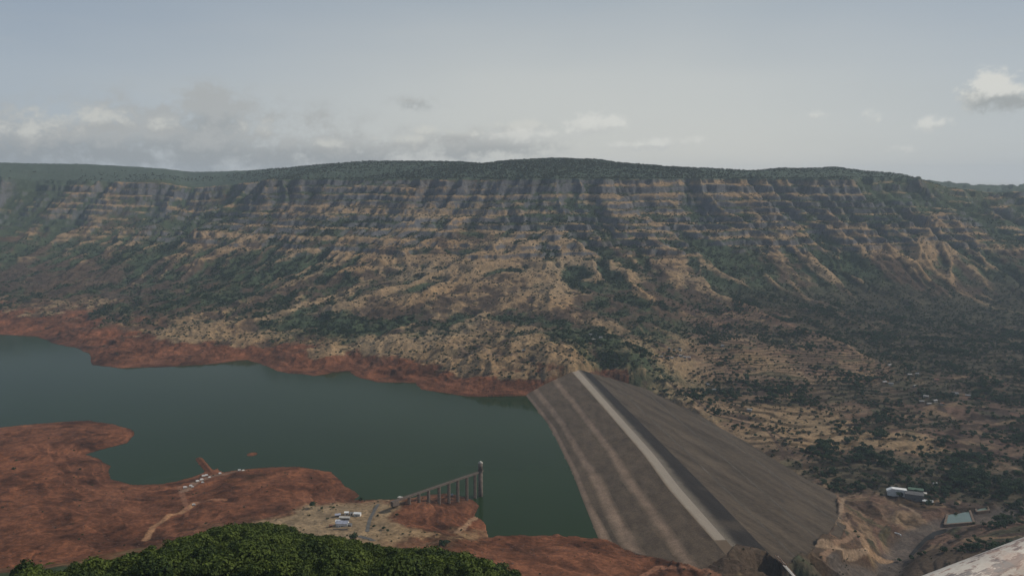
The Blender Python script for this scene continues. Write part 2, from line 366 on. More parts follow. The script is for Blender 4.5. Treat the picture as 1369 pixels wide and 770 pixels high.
# trap strata: cliffs and benches
terr = sstep(z, 70, 250)*far
lvn = z + 16*fbm(x, y, 700, 3, 61) + 4.0*fbm(x, y, 90, 4, 67, .6)
def terrace(v, L, sharp):
    k = np.floor(v/L); f = v/L-k
    return L*(k + sstep(f, 0.5-sharp, 0.5+sharp)) - v
patch = 0.15+0.85*sstep(fbm(x, y, 200, 4, 71, .6), -0.30, 0.20)
z = z + terr*patch*terrace(lvn, 26.0, 0.20)*0.75*(z < 447) + terr*patch*terrace(lvn+7, 11.0, 0.22)*0.5*(z < 447)
# rim: sharp drop under the plateau edge
z = np.where((y > 3300), z + terr*(1-sstep(z, 440, 452))*sstep(z, 395, 432)*14, z)
# fields and banks
low = (1-sstep(z, 60, 130))*sstep(R2, 850, 950)
lev = z + 7.0*fbm(x, y, 260, 4, 81, .6)
right = sstep(x - (y*0.10+180), 0, 120)
z = z + low*right*sstep(sd, 40, 160)*terrace(lev, 3.0, 0.12)*0.85*sstep(fbm(x, y, 180, 3, 82), -0.45, 0.0)
z = z + low*sstep(R2, 860, 1000)*sstep(sd, 10, 120)*fbm(x, y, 110, 5, 91)*5.5
bkr = ridged(x + 20*fbm(x, y, 60, 2, 94), y, 75, 4, 95)
bank = low*(1-right)*sstep(sd, 0, 25)
z = z + bank*(bkr*(3.0+10.0*sstep(y, 1700, 1850)*sstep(sd, 0, 60)) + fbm(x, y, 22, 3, 96)*1.4) + bank*terrace(z+1.5*fbm(x,y,60,2,97), 3.0, 0.16)*0.8
# gullies and heaps cut in the earth at the foot of the dam
q = at_z(1160, 690, -50)[:2]
dq = np.hypot(x-q[0], y-q[1]); z = z + (1-sstep(dq, 60, 190))*(ridged(x+15*fbm(x,y,40,2,7), y, 62, 3, 98)*9-3)
q = at_z(1034, 762, 26)
dq = np.hypot((x-q[0]-4)/1.0, (y-q[1]-8)/0.6); z = z - (1-sstep(dq, 20, 50))*24
# river bed below the dam
riv = np.array([at_z(u, v, -56)[:2] for u, v in [(1120,800),(1185,765),(1205,735),(1225,712),(1260,698),(1310,690),(1400,672),(1560,650)]])
dr = seg_dist(x, y, riv, closed=False); z = z + (1-sstep(dr, 8, 34))*(np.minimum(-61.0 - z, 0))*((y > 950) & (y < 2200))
# near hillside roughness
z = z + sstep(R2, 60, 200)*(1-sstep(R2, 700, 900))*fbm(x, y, 60, 4, 99)*5
# shoreline fit
iland = sd > 0
damseg = seg_dist(x, y, lake, closed=True, idx=set(range(n_far-1, n_far+n_dam))) if False else None
lim_out = 0.35 + 0.10*np.clip(sd, 0, 60)
fo = np.full(x.shape, 500.0)
sel2 = (R2 > 880) & (R2 < 2300)
fd = seg_dist(x[sel2], y[sel2], foot); fi = inside(x[sel2], y[sel2], foot); fo[sel2] = np.where(fi, -fd, fd)
lake_side = (sd > 0) & (sd < 60) & (fo > 2)
t_ = (x-Pa[0])*AX[0]+(y-Pa[1])*AX[1]; c_ = (x-Pa[0])*CX[0]+(y-Pa[1])*CX[1]
upstream = (c_ < 0)
z = np.where(lake_side & (upstream | (t_ < -20)), np.maximum(z, lim_out), z)
z = np.where((sd > 0) & (sd < 12) & (fo > 2) & upstream, np.minimum(z, 0.5 + 0.30*sd), z)
z = np.where(sd <= 0, np.minimum(z, -0.3 - 0.16*(-sd)), z)
tal = (fo >= 0) & (fo < 90) & (t_ > LEN-330) & (c_ > 40) & (t_ < LEN-20)
# islet off the promontory
q = at_z(337, 607, 0); di = np.hypot(x-q[0], (y-q[1])*0.8); z = np.where(di < 11, np.maximum(z, 1.0 - di*0.12), z)
# spit
sp0 = at_z(266, 613, 0); sp1 = at_z(284, 632, 3); dsp = seg_dist(x, y, np.array([sp0[:2], sp1[:2]]), closed=False)
z = np.where(dsp < 6, np.maximum(z, 2.8-dsp*0.45), z)
# dam footprint
zd = dam_z(x, y)
z = np.where(fo < 0, np.minimum(z, zd - np.minimum(-fo*0.6, 12)), z)
z = np.where((fo >= 0) & (fo < np.where(t_ > LEN-30, 3, 26)) & (zd > -70) & ((sd > 0)), np.maximum(z, zd + 0.2 - fo*0.1), z)
z = np.where(tal, np.maximum(z, zd + .2 - fo*.5 + sstep(fo, 2, 20)*3*fbm(x, y, 18, 4, 611)), z)
# skyline fit: scale the hills so that each direction tops out where the ridge does
usk = 684.5 + (F/math.cos(PITCH))*np.tan(AZ)*math.cos(PITCH)**2   # column of a far level point
vs = np.interp(usk, [q[0] for q in SKYL], [q[1] for q in SKYL])
pl_ = (R2 > 4150)
for it in range(2):
    # elevation angle of every plateau vertex as a photograph row
    dzv = z-H; ax_ = x; f_ = y*math.cos(PITCH) - dzv*math.sin(PITCH); up_ = y*math.sin(PITCH) + dzv*math.cos(PITCH)
    vv = 385 - F*up_/np.maximum(f_, 1)
    vv = np.where(R2 > 3500, vv, 999)
    top = vv.min(axis=1); jt = vv.argmin(axis=1)
    dtop = (top - vs)                      # +ve: too low
    dtop = np.convolve(np.pad(dtop, 6, mode='edge'), np.ones(13)/13, 'valid')
    z = z + (dtop[:, None]/F*np.clip(R2, 3500, 5500))*sstep(R2, 3950, 4500)*(1-sstep(R2, 5400, 6400)*0.5)
z = z + sstep(z, 452, 470)*fbm(x, y, 26, 3, 141)*3.0
ZT = z
print('terrain', time.time()-T0, z.min(), z.max())

def ground(px, py):
    px = np.atleast_1d(np.asarray(px, float)); py = np.atleast_1d(np.asarray(py, float))
    a = np.arctan2(px, py); r = np.hypot(px, py)
    fa = np.interp(a, AZ, np.arange(len(AZ))); fr = np.interp(r, RR, np.arange(len(RR)))
    i = np.clip(fa.astype(int), 0, len(AZ)-2); j = np.clip(fr.astype(int), 0, len(RR)-2); p = fa-i; q = fr-j
    return ZT[i,j]*(1-p)*(1-q)+ZT[i+1,j]*p*(1-q)+ZT[i,j+1]*(1-p)*q+ZT[i+1,j+1]*p*q
def hit(u, v, rmin=880.0):
    """where a direction of sight meets the ground"""
    d = pix_dir(u, v); rr = RR[RR > rmin]; rr = np.linspace(rmin, 5600, 3200); hh = math.hypot(d[0], d[1])
    px = d[0]/hh*rr; py = d[1]/hh*rr; pz = H + d[2]/hh*rr
    g = ground(px, py); k = int(np.argmax(g > pz)) 
    if not (g > pz).any(): k = len(rr)-1
    return np.array([px[k], py[k], g[k]])

# ------------------------------------------------------------------ ground colours (ground cover, with some cloud, pit and gully shade put in)
# (u, v, grass, scrub, red earth, brown soil)
CC = [(0,430,0.35,0.2,0.55,0.3),(100,450,0.35,0.2,0.55,0.4),(150,480,0.35,0.1,0.55,0.2),(250,470,0.35,0.1,0.55,0.2),(350,472,0.35,0.2,0.55,0.4),(450,485,0.35,0.2,0.55,0.3),(550,495,0.35,0.1,0.55,0.2),(640,515,0.35,0.1,0.55,0.2),(690,515,0.35,0.1,0.55,0.2),(730,497,.3,.2,.5,.3),
 (0,405,.3,.3,.5,.4),(100,415,.3,.3,.5,.4),(200,430,.5,.2,.5,.3),(270,448,.9,.2,.2,.1),(300,420,.6,.5,.2,.2),(380,445,.7,.4,.2,.2),(430,430,.4,.8,0,.2),(480,470,.8,.3,.1,.1),(560,470,.9,.3,.1,.2),(600,460,.6,.4,.1,.4),(650,480,.95,.1,.1,.1),(700,470,.6,.3,.2,.4),(740,460,.5,.5,.1,.3),(800,460,.4,.7,.1,.2),(830,485,.4,.8,.1,.1),(770,490,.5,.4,.3,.2),
 (0,370,.2,.5,.3,.7),(80,380,.15,.6,.2,.75),(200,390,.2,.5,.3,.7),(300,380,.3,.7,.1,.4),(350,400,.3,.7,.1,.3),(450,390,.6,.5,.1,.2),(520,400,.5,.5,.1,.3),(600,410,.5,.5,.1,.3),(700,400,.7,.3,.1,.3),(760,380,.9,.2,.1,.2),(800,400,.6,.4,.1,.3),(900,400,.3,.7,.0,.4),(960,430,.6,.5,.1,.3),(1050,410,.2,.9,0,.3),(1150,410,.1,1,0,.3),(1250,410,.1,1,0,.3),(1340,410,.5,.6,.1,.2),(1369,440,.1,1,0,.3),
 (0,330,.1,.9,0,.3),(100,330,.1,1,0,.2),(200,330,.1,1,0,.2),(300,320,.5,.5,.1,.2),(400,340,.3,.7,0,.2),(500,330,.5,.5,0,.2),(600,330,.7,.4,0,.2),(680,340,.9,.2,0,.1),(760,340,.9,.2,0,.1),(850,340,.5,.6,0,.3),(950,340,.4,.6,0,.3),(1050,340,.3,.7,0,.3),(1150,350,.35,.7,0,.3),(1250,350,.4,.7,0,.2),(1369,350,.2,.8,0,.2),
 (0,280,.4,.5,0,.3),(150,265,.7,.4,0,.2),(300,270,.4,.5,0,.3),(450,270,.5,.5,0,.3),(620,270,.8,.3,0,.2),(720,270,.4,.5,0,.3),(850,270,.7,.4,0,.2),(1000,270,.7,.4,0,.2),(1150,275,.3,.8,0,.3),(1250,280,.1,1,0,.3),(1369,290,.1,1,0,.2),  # cliffs at the right: extra scrub weight carries the cloud shadow
 (900,475,.5,.3,.3,.3),(960,470,.7,.3,.1,.3),(1040,470,.5,.5,.1,.4),(1100,480,.7,.2,.1,.5),(1200,480,.2,.9,0,.2),(1300,470,.1,1,0,.2),(900,520,.5,.4,.3,.3),(1000,520,.4,.5,.2,.4),(1080,530,.5,.4,.2,.4),(1150,530,.3,.6,.1,.5),(1250,530,.3,.6,.1,.5),(1350,520,.2,.7,.2,.5),
 (980,560,.7,.1,.5,.2),(1050,560,1.5,0,.1,.1),(1110,575,1.5,0,.2,.1),(1080,585,1.4,0,.1,.1),(1040,475,.9,.2,.1,.3),(1130,490,.8,.3,.1,.3),(930,490,.8,.2,.3,.2),(1010,480,1.0,.1,.1,.2),(1180,570,.5,.5,.1,.4),(1220,590,1.3,.1,0,.2),(1300,590,.0,.5,.2,1.2),(1369,600,.0,.5,.2,1.2),(1330,560,.0,.6,.1,1.1),(1060,600,.8,.1,.3,.2),(1120,620,.4,.6,.1,.4),(1200,620,.4,.6,.1,.4),(1300,640,.1,.9,0,.5),(1369,660,.1,1,0,.4),(1180,640,.1,.9,0,.2),  # far right soil weighted dark brown, cloud shadow put into the colour
 (1160,680,.5,.1,.5,.5),(1180,700,.7,.1,.6,.2),(1150,730,.3,.1,.5,.6),(1230,700,.2,.2,.1,.9),(1300,720,.05,.1,.4,1.1),(1250,750,.05,.1,.4,1.1),(1350,700,.05,.2,.3,1),(1190,755,.2,.2,.3,.8),(1060,762,.0,.6,.1,1.0),(1025,752,.0,.8,.1,.9),(1010,750,.1,.1,.4,.9),(960,766,.1,.1,.5,.9),(1100,745,.2,.1,.3,.8),  # outlet pit: its shade and growth painted through scrub and brown weights
 (0,600,.2,0,.95,.1),(100,590,.1,0,1,.1),(60,650,0,0,1,.3),(100,720,0,0,1,.2),(200,680,0,0,1,.2),(300,660,.1,.1,.9,.3),(330,650,.3,.25,.7,.1),(400,650,0,0,1,.1),(360,680,0,0,1,.3),(430,685,.9,.1,.3,.1),(480,690,1,.1,.2,.1),(510,705,.9,.1,.2,.1),(400,700,.9,0,.3,.1),(560,700,0,0,1,.2),(600,690,0,0,1,.2),(640,715,.7,0,.5,.1),(700,725,.1,0,1,.1),(760,735,.1,.1,.9,.4),(850,755,.1,.1,.9,.4),(920,768,0,0,.9,.5)]
hits = [hit(u, v) for u, v, *_ in CC]
ca = np.array([[math.atan2(p[0], p[1])*2.0, math.log(math.hypot(p[0], p[1]))*2.2] for p in hits])
cw = np.array([c[2:] for c in CC])
# IDW on a coarse grid in (azimuth, log range)
ga = AZ[ia]*2.0; gr = np.log(RR[ir])*2.2
g1, g2 = np.meshgrid(ga, gr, indexing='ij')
ws = np.zeros(g1.shape); acc = np.zeros(g1.shape+(4,))
for k in range(len(ca)):
    wk = 1/((g1-ca[k,0])**2 + (g2-ca[k,1])**2 + 0.0006)**1.6
    ws += wk; acc += wk[..., None]*cw[k]
acc /= ws[..., None]
W = []
for k in range(4):
    t2 = np.array([np.interp(RR, RR[ir], row) for row in acc[..., k]])
    W.append(np.array([np.interp(AZ, AZ[ia], t2[:, j]) for j in range(len(RR))]).T)
# slope from the grid
dza = np.gradient(z, axis=0)/np.maximum(np.gradient(A2, axis=0)*R2, 1e-3); dzr = np.gradient(z, axis=1)/np.gradient(R2, axis=1)
slope = np.hypot(dza, dzr)
conv = np.clip(((rv-.28)*0.75 + (rv2-.28)*(0.55+.5*(1-sstep(z, 180, 300)))), -1, 1)*1.25
n1 = fbm(x, y, 120, 5, 101, 0.62); n2 = fbm(x, y, 45, 4, 111, 0.65); n3 = fbm(x, y, 14, 3, 121, 0.7); n4 = fbm(x, y, 300, 4, 131)
farw = sstep(z, 8, 75)*far*(1+.55*(1-sstep(z, 200, 300)))
ww = [W[0] + 1.15*np.clip(spur*1.6-.35, 0, 1)*far + .55*sstep(knoll, .5, .8) + 0.5*farw*conv + 0.8*n2 + 0.3*n3 + 0.35*n1 - 0.42*farw,
      W[1] - 1.0*np.clip(spur*1.6-.35, 0, 1)*far - 0.60*farw*conv + 0.65*n1 + 0.75*n2 + 0.14*farw + 0.1,
      W[2] + 0.3*n4 + 0.15*n2,
      W[3] + 0.5*n4 - 0.4*n2]
plat = np.maximum(sstep(z, 446, 456), sstep(y - (3950 + 250*sstep(x, 900, 1700) + 700*sstep(-x, 500, 1800)), 0, 120))*(y > 3300)
ww[3] = ww[3] + farw*(.22 - .5*np.clip(spur*1.6-.3, 0, 1) + .7*fbm(x, y, 75, 5, 133, .65) + .3*n4)
ww[1] = ww[1] + .10*farw + 2.0*plat; ww[0] = ww[0] - 0.6*plat + 0.5*plat*(n1 > 0.33)
steep = sstep(slope, 0.62, 1.1)*sstep(z, 120, 220)*(y > 2500)
rock = -0.2 + 1.5*steep + 0.35*n2 + 0.2*n3
strata = sstep(gnoise(lvn/15.0 + 40, x/2600.0, 77) + .25*n2, -0.05, 0.30)
benches = terr*(1-plat)*(0.45*(1-sstep(slope, 0.3, 0.7)) + 0.85*strata)
ww[0] = ww[0] + 1.2*benches*sstep(.7*conv + .9*n1 + .7*n2 + .25, -0.1, 0.5) - 0.35*terr*(1-strata); ww[1] = ww[1] + 0.18*terr*(1-plat) 
redline = (1-sstep(z + 9*n4 + 12*n1 + 5*n2 - 8*(bkr-.3)*(y > 1700), 21, 28))*(1-.9*sstep(knoll, .55, .8)*sstep(z, 14, 20))*(sd < 330)*(y > 1500)*(x < 260)
ww[2] = ww[2] + 0.65*redline; ww[3] = ww[3] + .75*redline*sstep(n1+n2, -.3, .3); ww[1] = ww[1] - 1.0*redline; ww[0] = ww[0]-0.5*redline
fb = (sd < 420)*(y > 1750)*(x < 300)*(z < 60)*(1-redline)*.6; ww[0] = ww[0] + .5*fb*sstep(bkr, .35, .7) - .35*fb*sstep(-n1-.5*n2, -.1, .3); ww[3] = ww[3] + .9*fb*sstep(.3-bkr, 0, .4)  # tan tops on the far bank; dark gully shading painted in as brown
near_ = (R2 < 470)
ww[1] = np.where(near_, 3.0, ww[1])
ST = np.stack(ww+[rock], -1)
ST = np.exp((ST - ST.max(-1, keepdims=True))*9.0); ST /= ST.sum(-1, keepdims=True)
PAL = np.array([[.225,.157,.088],[.042,.058,.030],[.122,.050,.026],[.066,.048,.034],[.088,.088,.090]])
col = ST@PAL
# natural variation of the materials themselves
v1 = 1 + 0.30*fbm(x, y, 60, 4, 151) + 0.28*n3
col = col*np.clip(v1, 0.5, 1.6)[..., None]
reddish = ST[..., 2]*(sd < 400)
# drawdown lines: damp, silty rings left by the falling lake
ring = fbm(x*0.02, z*1.0 + 0.4*n1, 1.3, 3, 161)
col = col*(1 + (reddish*0.9*ring)[..., None])
gul = sstep(ridged(x + 12*n2, y, 85, 3, 171), .62, .85)*sstep(n1, -.25, .15)
col = col*(1 - (reddish*0.42*gul)[..., None])
col = np.where((reddish > .4)[..., None], col*(1 - 0.5*sstep(n1+.3*n2, 0.02, 0.4) + 0.35*sstep(-n1-.4*n3, .05, .4))[..., None], col)
# tan grass grows greener / pinker in patches
col[..., 0] *= 1 + 0.12*n4; col[..., 2] *= 1 - 0.15*n4
col = col*(1-plat[..., None]) + (np.array([.058,.078,.055])*np.clip(v1, .6, 1.5)[..., None]*(1-.5*ST[...,0:1]) + col*.5*ST[...,0:1])*plat[..., None]
# fields in the valley: plots of stubble, ploughed earth and crops
fld = right*low*sstep(sd, 60, 160)*(y > 1150)*(y < 2700)
cv, cb = cell(x + 12*n1, y*1.0 + 12*n2, 62, 5)
lid = np.floor((lev)/3.0); hv = GV[(lid.astype(np.int64)*37 + (cv*4000).astype(np.int64)) & 4095]
plot = np.array([[.19,.13,.08],[.095,.062,.046],[.13,.078,.056],[.045,.048,.028],[.125,.083,.056],[.050,.035,.029]])[(hv*5.999).astype(int)]
fm = (fld*0.7*(1-ST[..., 1]*0.6)*(1-.85*sstep(W[0], .75, .95)))[..., None]
col = col*(1-fm) + plot*np.clip(v1, .6, 1.5)[..., None]*fm
dryg = (right*low*ST[..., 1]*.6)[..., None]; col = col*(1-dryg) + np.array([.062,.046,.033])*np.clip(v1,.5,1.6)[..., None]*dryg
fr_ = lev/3.0 - np.floor(lev/3.0); riser = (np.abs(fr_-0.5) < 0.2)*sstep(R2, 1250, 1400)*right*low*sstep(n2+.6*n1, -0.35, 0.05)
col = col*(1-0.6*riser)[..., None]
# shore wet line
wet = (1-sstep(z, 0.0, 1.2))*(sd < 60)
col = col*(1-0.35*wet)[..., None]
# tracks of bare, trodden earth; dark lines paint shadows and trees along them
def track(pts, wdt, c, amt=0.8):
    global col
    P = np.array([hit(u, v)[:2] for u, v in pts]); lo = P.min(0)-30; hi = P.max(0)+30
    m = (x > lo[0]) & (x < hi[0]) & (y > lo[1]) & (y < hi[1])
    d = seg_dist(x[m], y[m], P, closed=False)
    a = (amt*(1-sstep(d + 1.5*n3[m], wdt*0.5, wdt*0.5+2.0)))[:, None]
    col[m] = col[m]*(1-a) + np.array(c)*a
dgr = (1-sstep(dr + 5*n2, 10, 24))*(y > 950)*(y < 1700); col = col*(1-dgr[..., None]*.8) + np.array([.085,.072,.062])*np.clip(v1, .6, 1.5)[..., None]*dgr[..., None]*.8
track([(195,722),(205,704),(225,690),(245,684),(262,672)], 6, (.30,.17,.09))
track([(262,672),(300,668)], 4, (.24,.12,.07)); track([(240,650),(250,682)], 5, (.2,.10,.06))
track([(245,657),(262,644),(284,636),(325,629)], 9, (.20,.13,.09))
track([(610,712),(655,705),(700,703)], 5, (.27,.17,.1))
track([(860,770),(880,757),(925,757),(960,770)], 6, (.25,.12,.07))
track([(1130,700),(1150,712),(1160,735),(1190,750)], 8, (.26,.17,.1)); track([(1118,660),(1128,690),(1140,715),(1100,745)], 5, (.2,.13,.085))
track([(845,465),(870,485),(905,520),(935,540),(960,552),(1010,560),(1045,585),(1060,610)], 5, (.055,.038,.03))  # dark line painted for shadows and trees along the canal road
track([(940,548),(985,562),(1025,573),(1048,605),(1046,614)], 5, (.06,.04,.03))  # second dark line of painted shadows and trees
track([(930,545),(965,556),(1020,567),(1040,588)], 4, (.27,.18,.11))
track([(1045,585),(1100,592),(1140,588)], 3.5, (.06,.042,.032))
track([(555,400),(600,375),(650,350),(690,322)], 4, (.27,.19,.12), .6)
track([(600,455),(640,470),(690,478)], 4, (.26,.18,.12), .6)
for a_ in (((1205,675),(1230,690)), ((1128,665),(1120,700)), ((1075,735),(1130,745),(1160,735))): track(list(a_), 4, (.25,.18,.12))
col = np.clip(col, 0.004, 0.6)
print('colour', time.time()-T0)

# ------------------------------------------------------------------ object helpers
COL = scene.collection
def link(o): COL.objects.link(o); return o
def mesh_from(name, V, Fq, mats=(), smooth=False, mi=None):
    me = bpy.data.meshes.new(name); me.from_pydata([tuple(v) for v in V], [], Fq)
    for m in mats: me.materials.append(m)
    if mi is not None: me.polygons.foreach_set('material_index', mi)
    if smooth: me.polygons.foreach_set('use_smooth', [True]*len(me.polygons))
    me.update(); return me
def fast_grid(name, V, ni, nj, mask=None):
    """V: (ni*nj,3) grid -> mesh of quads"""
    i, j = np.meshgrid(np.arange(ni-1), np.arange(nj-1), indexing='ij'); a = i*nj+j
    q = np.stack([a, a+nj, a+nj+1, a+1], -1).reshape(-1, 4)
    if mask is not None: q = q[mask.reshape(-1)]
    me = bpy.data.meshes.new(name); me.vertices.add(len(V)); me.vertices.foreach_set('co', V.astype(np.float32).ravel())
    me.loops.add(q.size); me.loops.foreach_set('vertex_index', q.astype(np.int32).ravel())
    me.polygons.add(len(q)); me.polygons.foreach_set('loop_start', np.arange(0, q.size, 4, dtype=np.int32))
    try: me.polygons.foreach_set('loop_total', np.full(len(q), 4, dtype=np.int32))
    except Exception: pass
    me.update(calc_edges=True); me.validate(); return me
def obj(name, me, parent=None, loc=None):
    o = bpy.data.objects.new(name, me); link(o)
    if parent: o.parent = parent
    if loc is not None: o.location = loc
    return o
def tag(o, label=None, cat=None, group=None, kind=None):
    if label: o['label'] = label
    if cat: o['category'] = cat
    if group: o['group'] = group
    if kind: o['kind'] = kind
    return o
def empty(name, loc, rz=0.0):
    o = bpy.data.objects.new(name, None); link(o); o.location = loc; o.rotation_euler = (0, 0, rz); o.empty_display_size = 2; return o
def copy_thing(root, loc, rz=0.0, sc=None, label=None):
    r = root.copy(); link(r); r.location = loc; r.rotation_euler = (0, 0, rz)
    if sc is not None: r.scale = sc if hasattr(sc, '__len__') else (sc, sc, sc)
    if label: r['label'] = label
    for ch in list(root.children):
        c = ch.copy(); link(c); c.parent = r
        for g in ch.children:
            d = g.copy(); link(d); d.parent = c
    return r
class MB:
    def __init__(s): s.V = []; s.F = []
    def box(s, x0, y0, z0, x1, y1, z1):
        b = len(s.V); s.V += [(x0,y0,z0),(x1,y0,z0),(x1,y1,z0),(x0,y1,z0),(x0,y0,z1),(x1,y0,z1),(x1,y1,z1),(x0,y1,z1)]
        s.F += [tuple(b+i for i in f) for f in ((0,3,2,1),(4,5,6,7),(0,1,5,4),(1,2,6,5),(2,3,7,6),(3,0,4,7))]; return s
    def cyl(s, p, q, r0, r1=None, n=10, cap=True):
        r1 = r0 if r1 is None else r1; p = Vector(p); q = Vector(q); d = (q-p).normalized()
        a = d.orthogonal().normalized(); c = d.cross(a); b = len(s.V)
        for k in range(n):
            t = 2*math.pi*k/n; e = a*math.cos(t)+c*math.sin(t); s.V += [tuple(p+e*r0), tuple(q+e*r1)]
        for k in range(n):
            k2 = (k+1) % n; s.F.append((b+2*k, b+2*k2, b+2*k2+1, b+2*k+1))
        if cap: s.F.append(tuple(b+2*k for k in range(n))[::-1]); s.F.append(tuple(b+2*k+1 for k in range(n)))
        return s
    def poly(s, pts, faces):
        b = len(s.V); s.V += [tuple(p) for p in pts]; s.F += [tuple(b+i for i in f) for f in faces]; return s
    def mesh(s, name, mat, smooth=False): return mesh_from(name, s.V, s.F, (mat,), smooth)
    def build(s, name, mat, parent=None, smooth=False, loc=None): return obj(name, s.mesh(name, mat, smooth), parent, loc)

def mat(name, c, rough=0.85, var=0.25, scale=1.0, bump=0.0, c2=None, spec=0.25, metal=0.0):
    m = bpy.data.materials.new(name); m.use_nodes = True; t = NT(m.node_tree); b = t.n['Principled BSDF']
    P = t.new('ShaderNodeNewGeometry').outputs['Position']
    nn = t.noise(P, scale, 5, 0.6)
    lo = tuple(q*(1-var) for q in c); hi = tuple(min(1, q*(1+var)) for q in (c2 or c))
    t.put(b.inputs['Base Color'], t.mix(t.rng(nn, 0.3, 0.7), lo, hi))
    b.inputs['Roughness'].default_value = rough; b.inputs['Specular IOR Level'].default_value = spec; b.inputs['Metallic'].default_value = metal
    if bump:
        bp = t.new('ShaderNodeBump'); t.put(bp.inputs['Height'], t.noise(P, scale*3, 6, 0.65)); bp.inputs['Distance'].default_value = bump; bp.inputs['Strength'].default_value = 0.8
        t.l.new(bp.outputs[0], b.inputs['Normal'])
    return m

# ------------------------------------------------------------------ terrain object
V = np.stack([x, y, z], -1).reshape(-1, 3)
me = fast_grid('terrain', V, len(AZ), len(RR))
me.polygons.foreach_set('use_smooth', np.ones(len(me.polygons), bool))
at = me.color_attributes.new('ground_colour', 'FLOAT_COLOR', 'POINT')
c4 = np.ones((len(V), 4), np.float32); c4[:, :3] = col.reshape(-1, 3); at.data.foreach_set('color', c4.ravel())
gm = bpy.data.materials.new('ground'); gm.use_nodes = True; t = NT(gm.node_tree); b = t.n['Principled BSDF']
P = t.new('ShaderNodeNewGeometry').outputs['Position']
ac = t.new('ShaderNodeAttribute', attribute_name='ground_colour').outputs['Color']
nf = t.noise(P, 0.22, 6, 0.65); nm = t.noise(P, 0.06, 5, 0.6)
c1 = t.mix(1.0, ac, t.ramp(nf, [(0.25, (.55,.55,.55)), (0.5, (1,1,1)), (0.72, (1.5,1.45,1.4))]), 'MULTIPLY')
c1 = t.mix(1.0, c1, t.ramp(nm, [(0.3, (.75,.75,.78)), (0.7, (1.25,1.22,1.2))]), 'MULTIPLY')
t.put(b.inputs['Base Color'], c1); b.inputs['Roughness'].default_value = 0.95; b.inputs['Specular IOR Level'].default_value = 0.05
bp = t.new('ShaderNodeBump'); t.put(bp.inputs['Height'], t.noise(P, 0.15, 7, 0.7)); bp.inputs['Distance'].default_value = 3.5; bp.inputs['Strength'].default_value = 0.7
t.l.new(bp.outputs[0], b.inputs['Normal'])
me.materials.append(gm)
terrain = tag(obj('terrain', me), 'tan, green and red earth valley sides rising to a banded escarpment', kind='structure')

# ------------------------------------------------------------------ lake
wm = bpy.data.materials.new('lake_water'); wm.use_nodes = True; t = NT(wm.node_tree); b = t.n['Principled BSDF']
P = t.new('ShaderNodeNewGeometry').outputs['Position']
t.put(b.inputs['Base Color'], t.mix(t.rng(t.noise(P, 0.003, 4, 0.5), 0.3, 0.7), (.012,.025,.008), (.015,.030,.010)))
b.inputs['Roughness'].default_value = 0.10; b.inputs['IOR'].default_value = 1.33; b.inputs['Specular IOR Level'].default_value = 0.04
bp = t.new('ShaderNodeBump'); t.put(bp.inputs['Height'], t.noise(P, 0.35, 5, 0.6)); bp.inputs['Distance'].default_value = 0.05; bp.inputs['Strength'].default_value = 0.4
t.l.new(bp.outputs[0], b.inputs['Normal'])
lk = lake.mean(0); k = np.array([[-3200,1000],[900,1000],[900,3300],[-3200,3300]])
# lake surface: triangulated sheet reaching a little under the banks
bm = bmesh.new()
cen = lake.mean(0)
vs_ = [bm.verts.new((p[0], p[1], 0)) for p in lake]
f = bm.faces.new(vs_); bmesh.ops.triangulate(bm, faces=[f])
wme = bpy.data.meshes.new('water'); bm.to_mesh(wme); bm.free()
# big sheet clipped by banks: simple quad grid limited to where land stands above it
gx = np.arange(-2600, 420, 20.0); gy = np.arange(980, 2760, 20.0)
Xg, Yg = np.meshgrid(gx, gy, indexing='ij')
sdg = seg_dist(Xg.ravel(), Yg.ravel(), lake).reshape(Xg.shape); ig = inside(Xg.ravel(), Yg.ravel(), lake).reshape(Xg.shape)
okv = ig | ((sdg < 70) & (((Xg-Pa[0])*CX[0]+(Yg-Pa[1])*CX[1]) < -25))
mk = okv[:-1,:-1] | okv[1:,:-1] | okv[:-1,1:] | okv[1:,1:]
wme = fast_grid('water', np.stack([Xg, Yg, np.zeros_like(Xg)], -1).reshape(-1, 3), len(gx), len(gy), mk)
wme.materials.append(wm)
bm = bmesh.new(); bm.from_mesh(wme); bmesh.ops.delete(bm, geom=[v for v in bm.verts if not v.link_faces], context='VERTS'); bm.to_mesh(wme); bm.free()
tag(obj('water', wme), 'still dark green reservoir water', kind='structure')

# ------------------------------------------------------------------ haze
hz = bpy.data.materials.new('haze'); hz.use_nodes = True; t = NT(hz.node_tree); t.n.clear()
pv = t.new('ShaderNodeVolumePrincipled'); pv.inputs['Color'].default_value = (.70,.84,1.0,1); pv.inputs['Density'].default_value = HAZE_DENSITY; pv.inputs['Anisotropy'].default_value = 0.1
t.l.new(pv.outputs[0], t.new('ShaderNodeOutputMaterial').inputs['Volume'])
zl = float(z.min()) - 10; zh = float(z.max()) + 25
hb = MB().box(-9200, -400, zl, 9200, 9800, zh)
tag(hb.build('haze', hz), 'thin blue haze hanging in the valley air', kind='stuff')

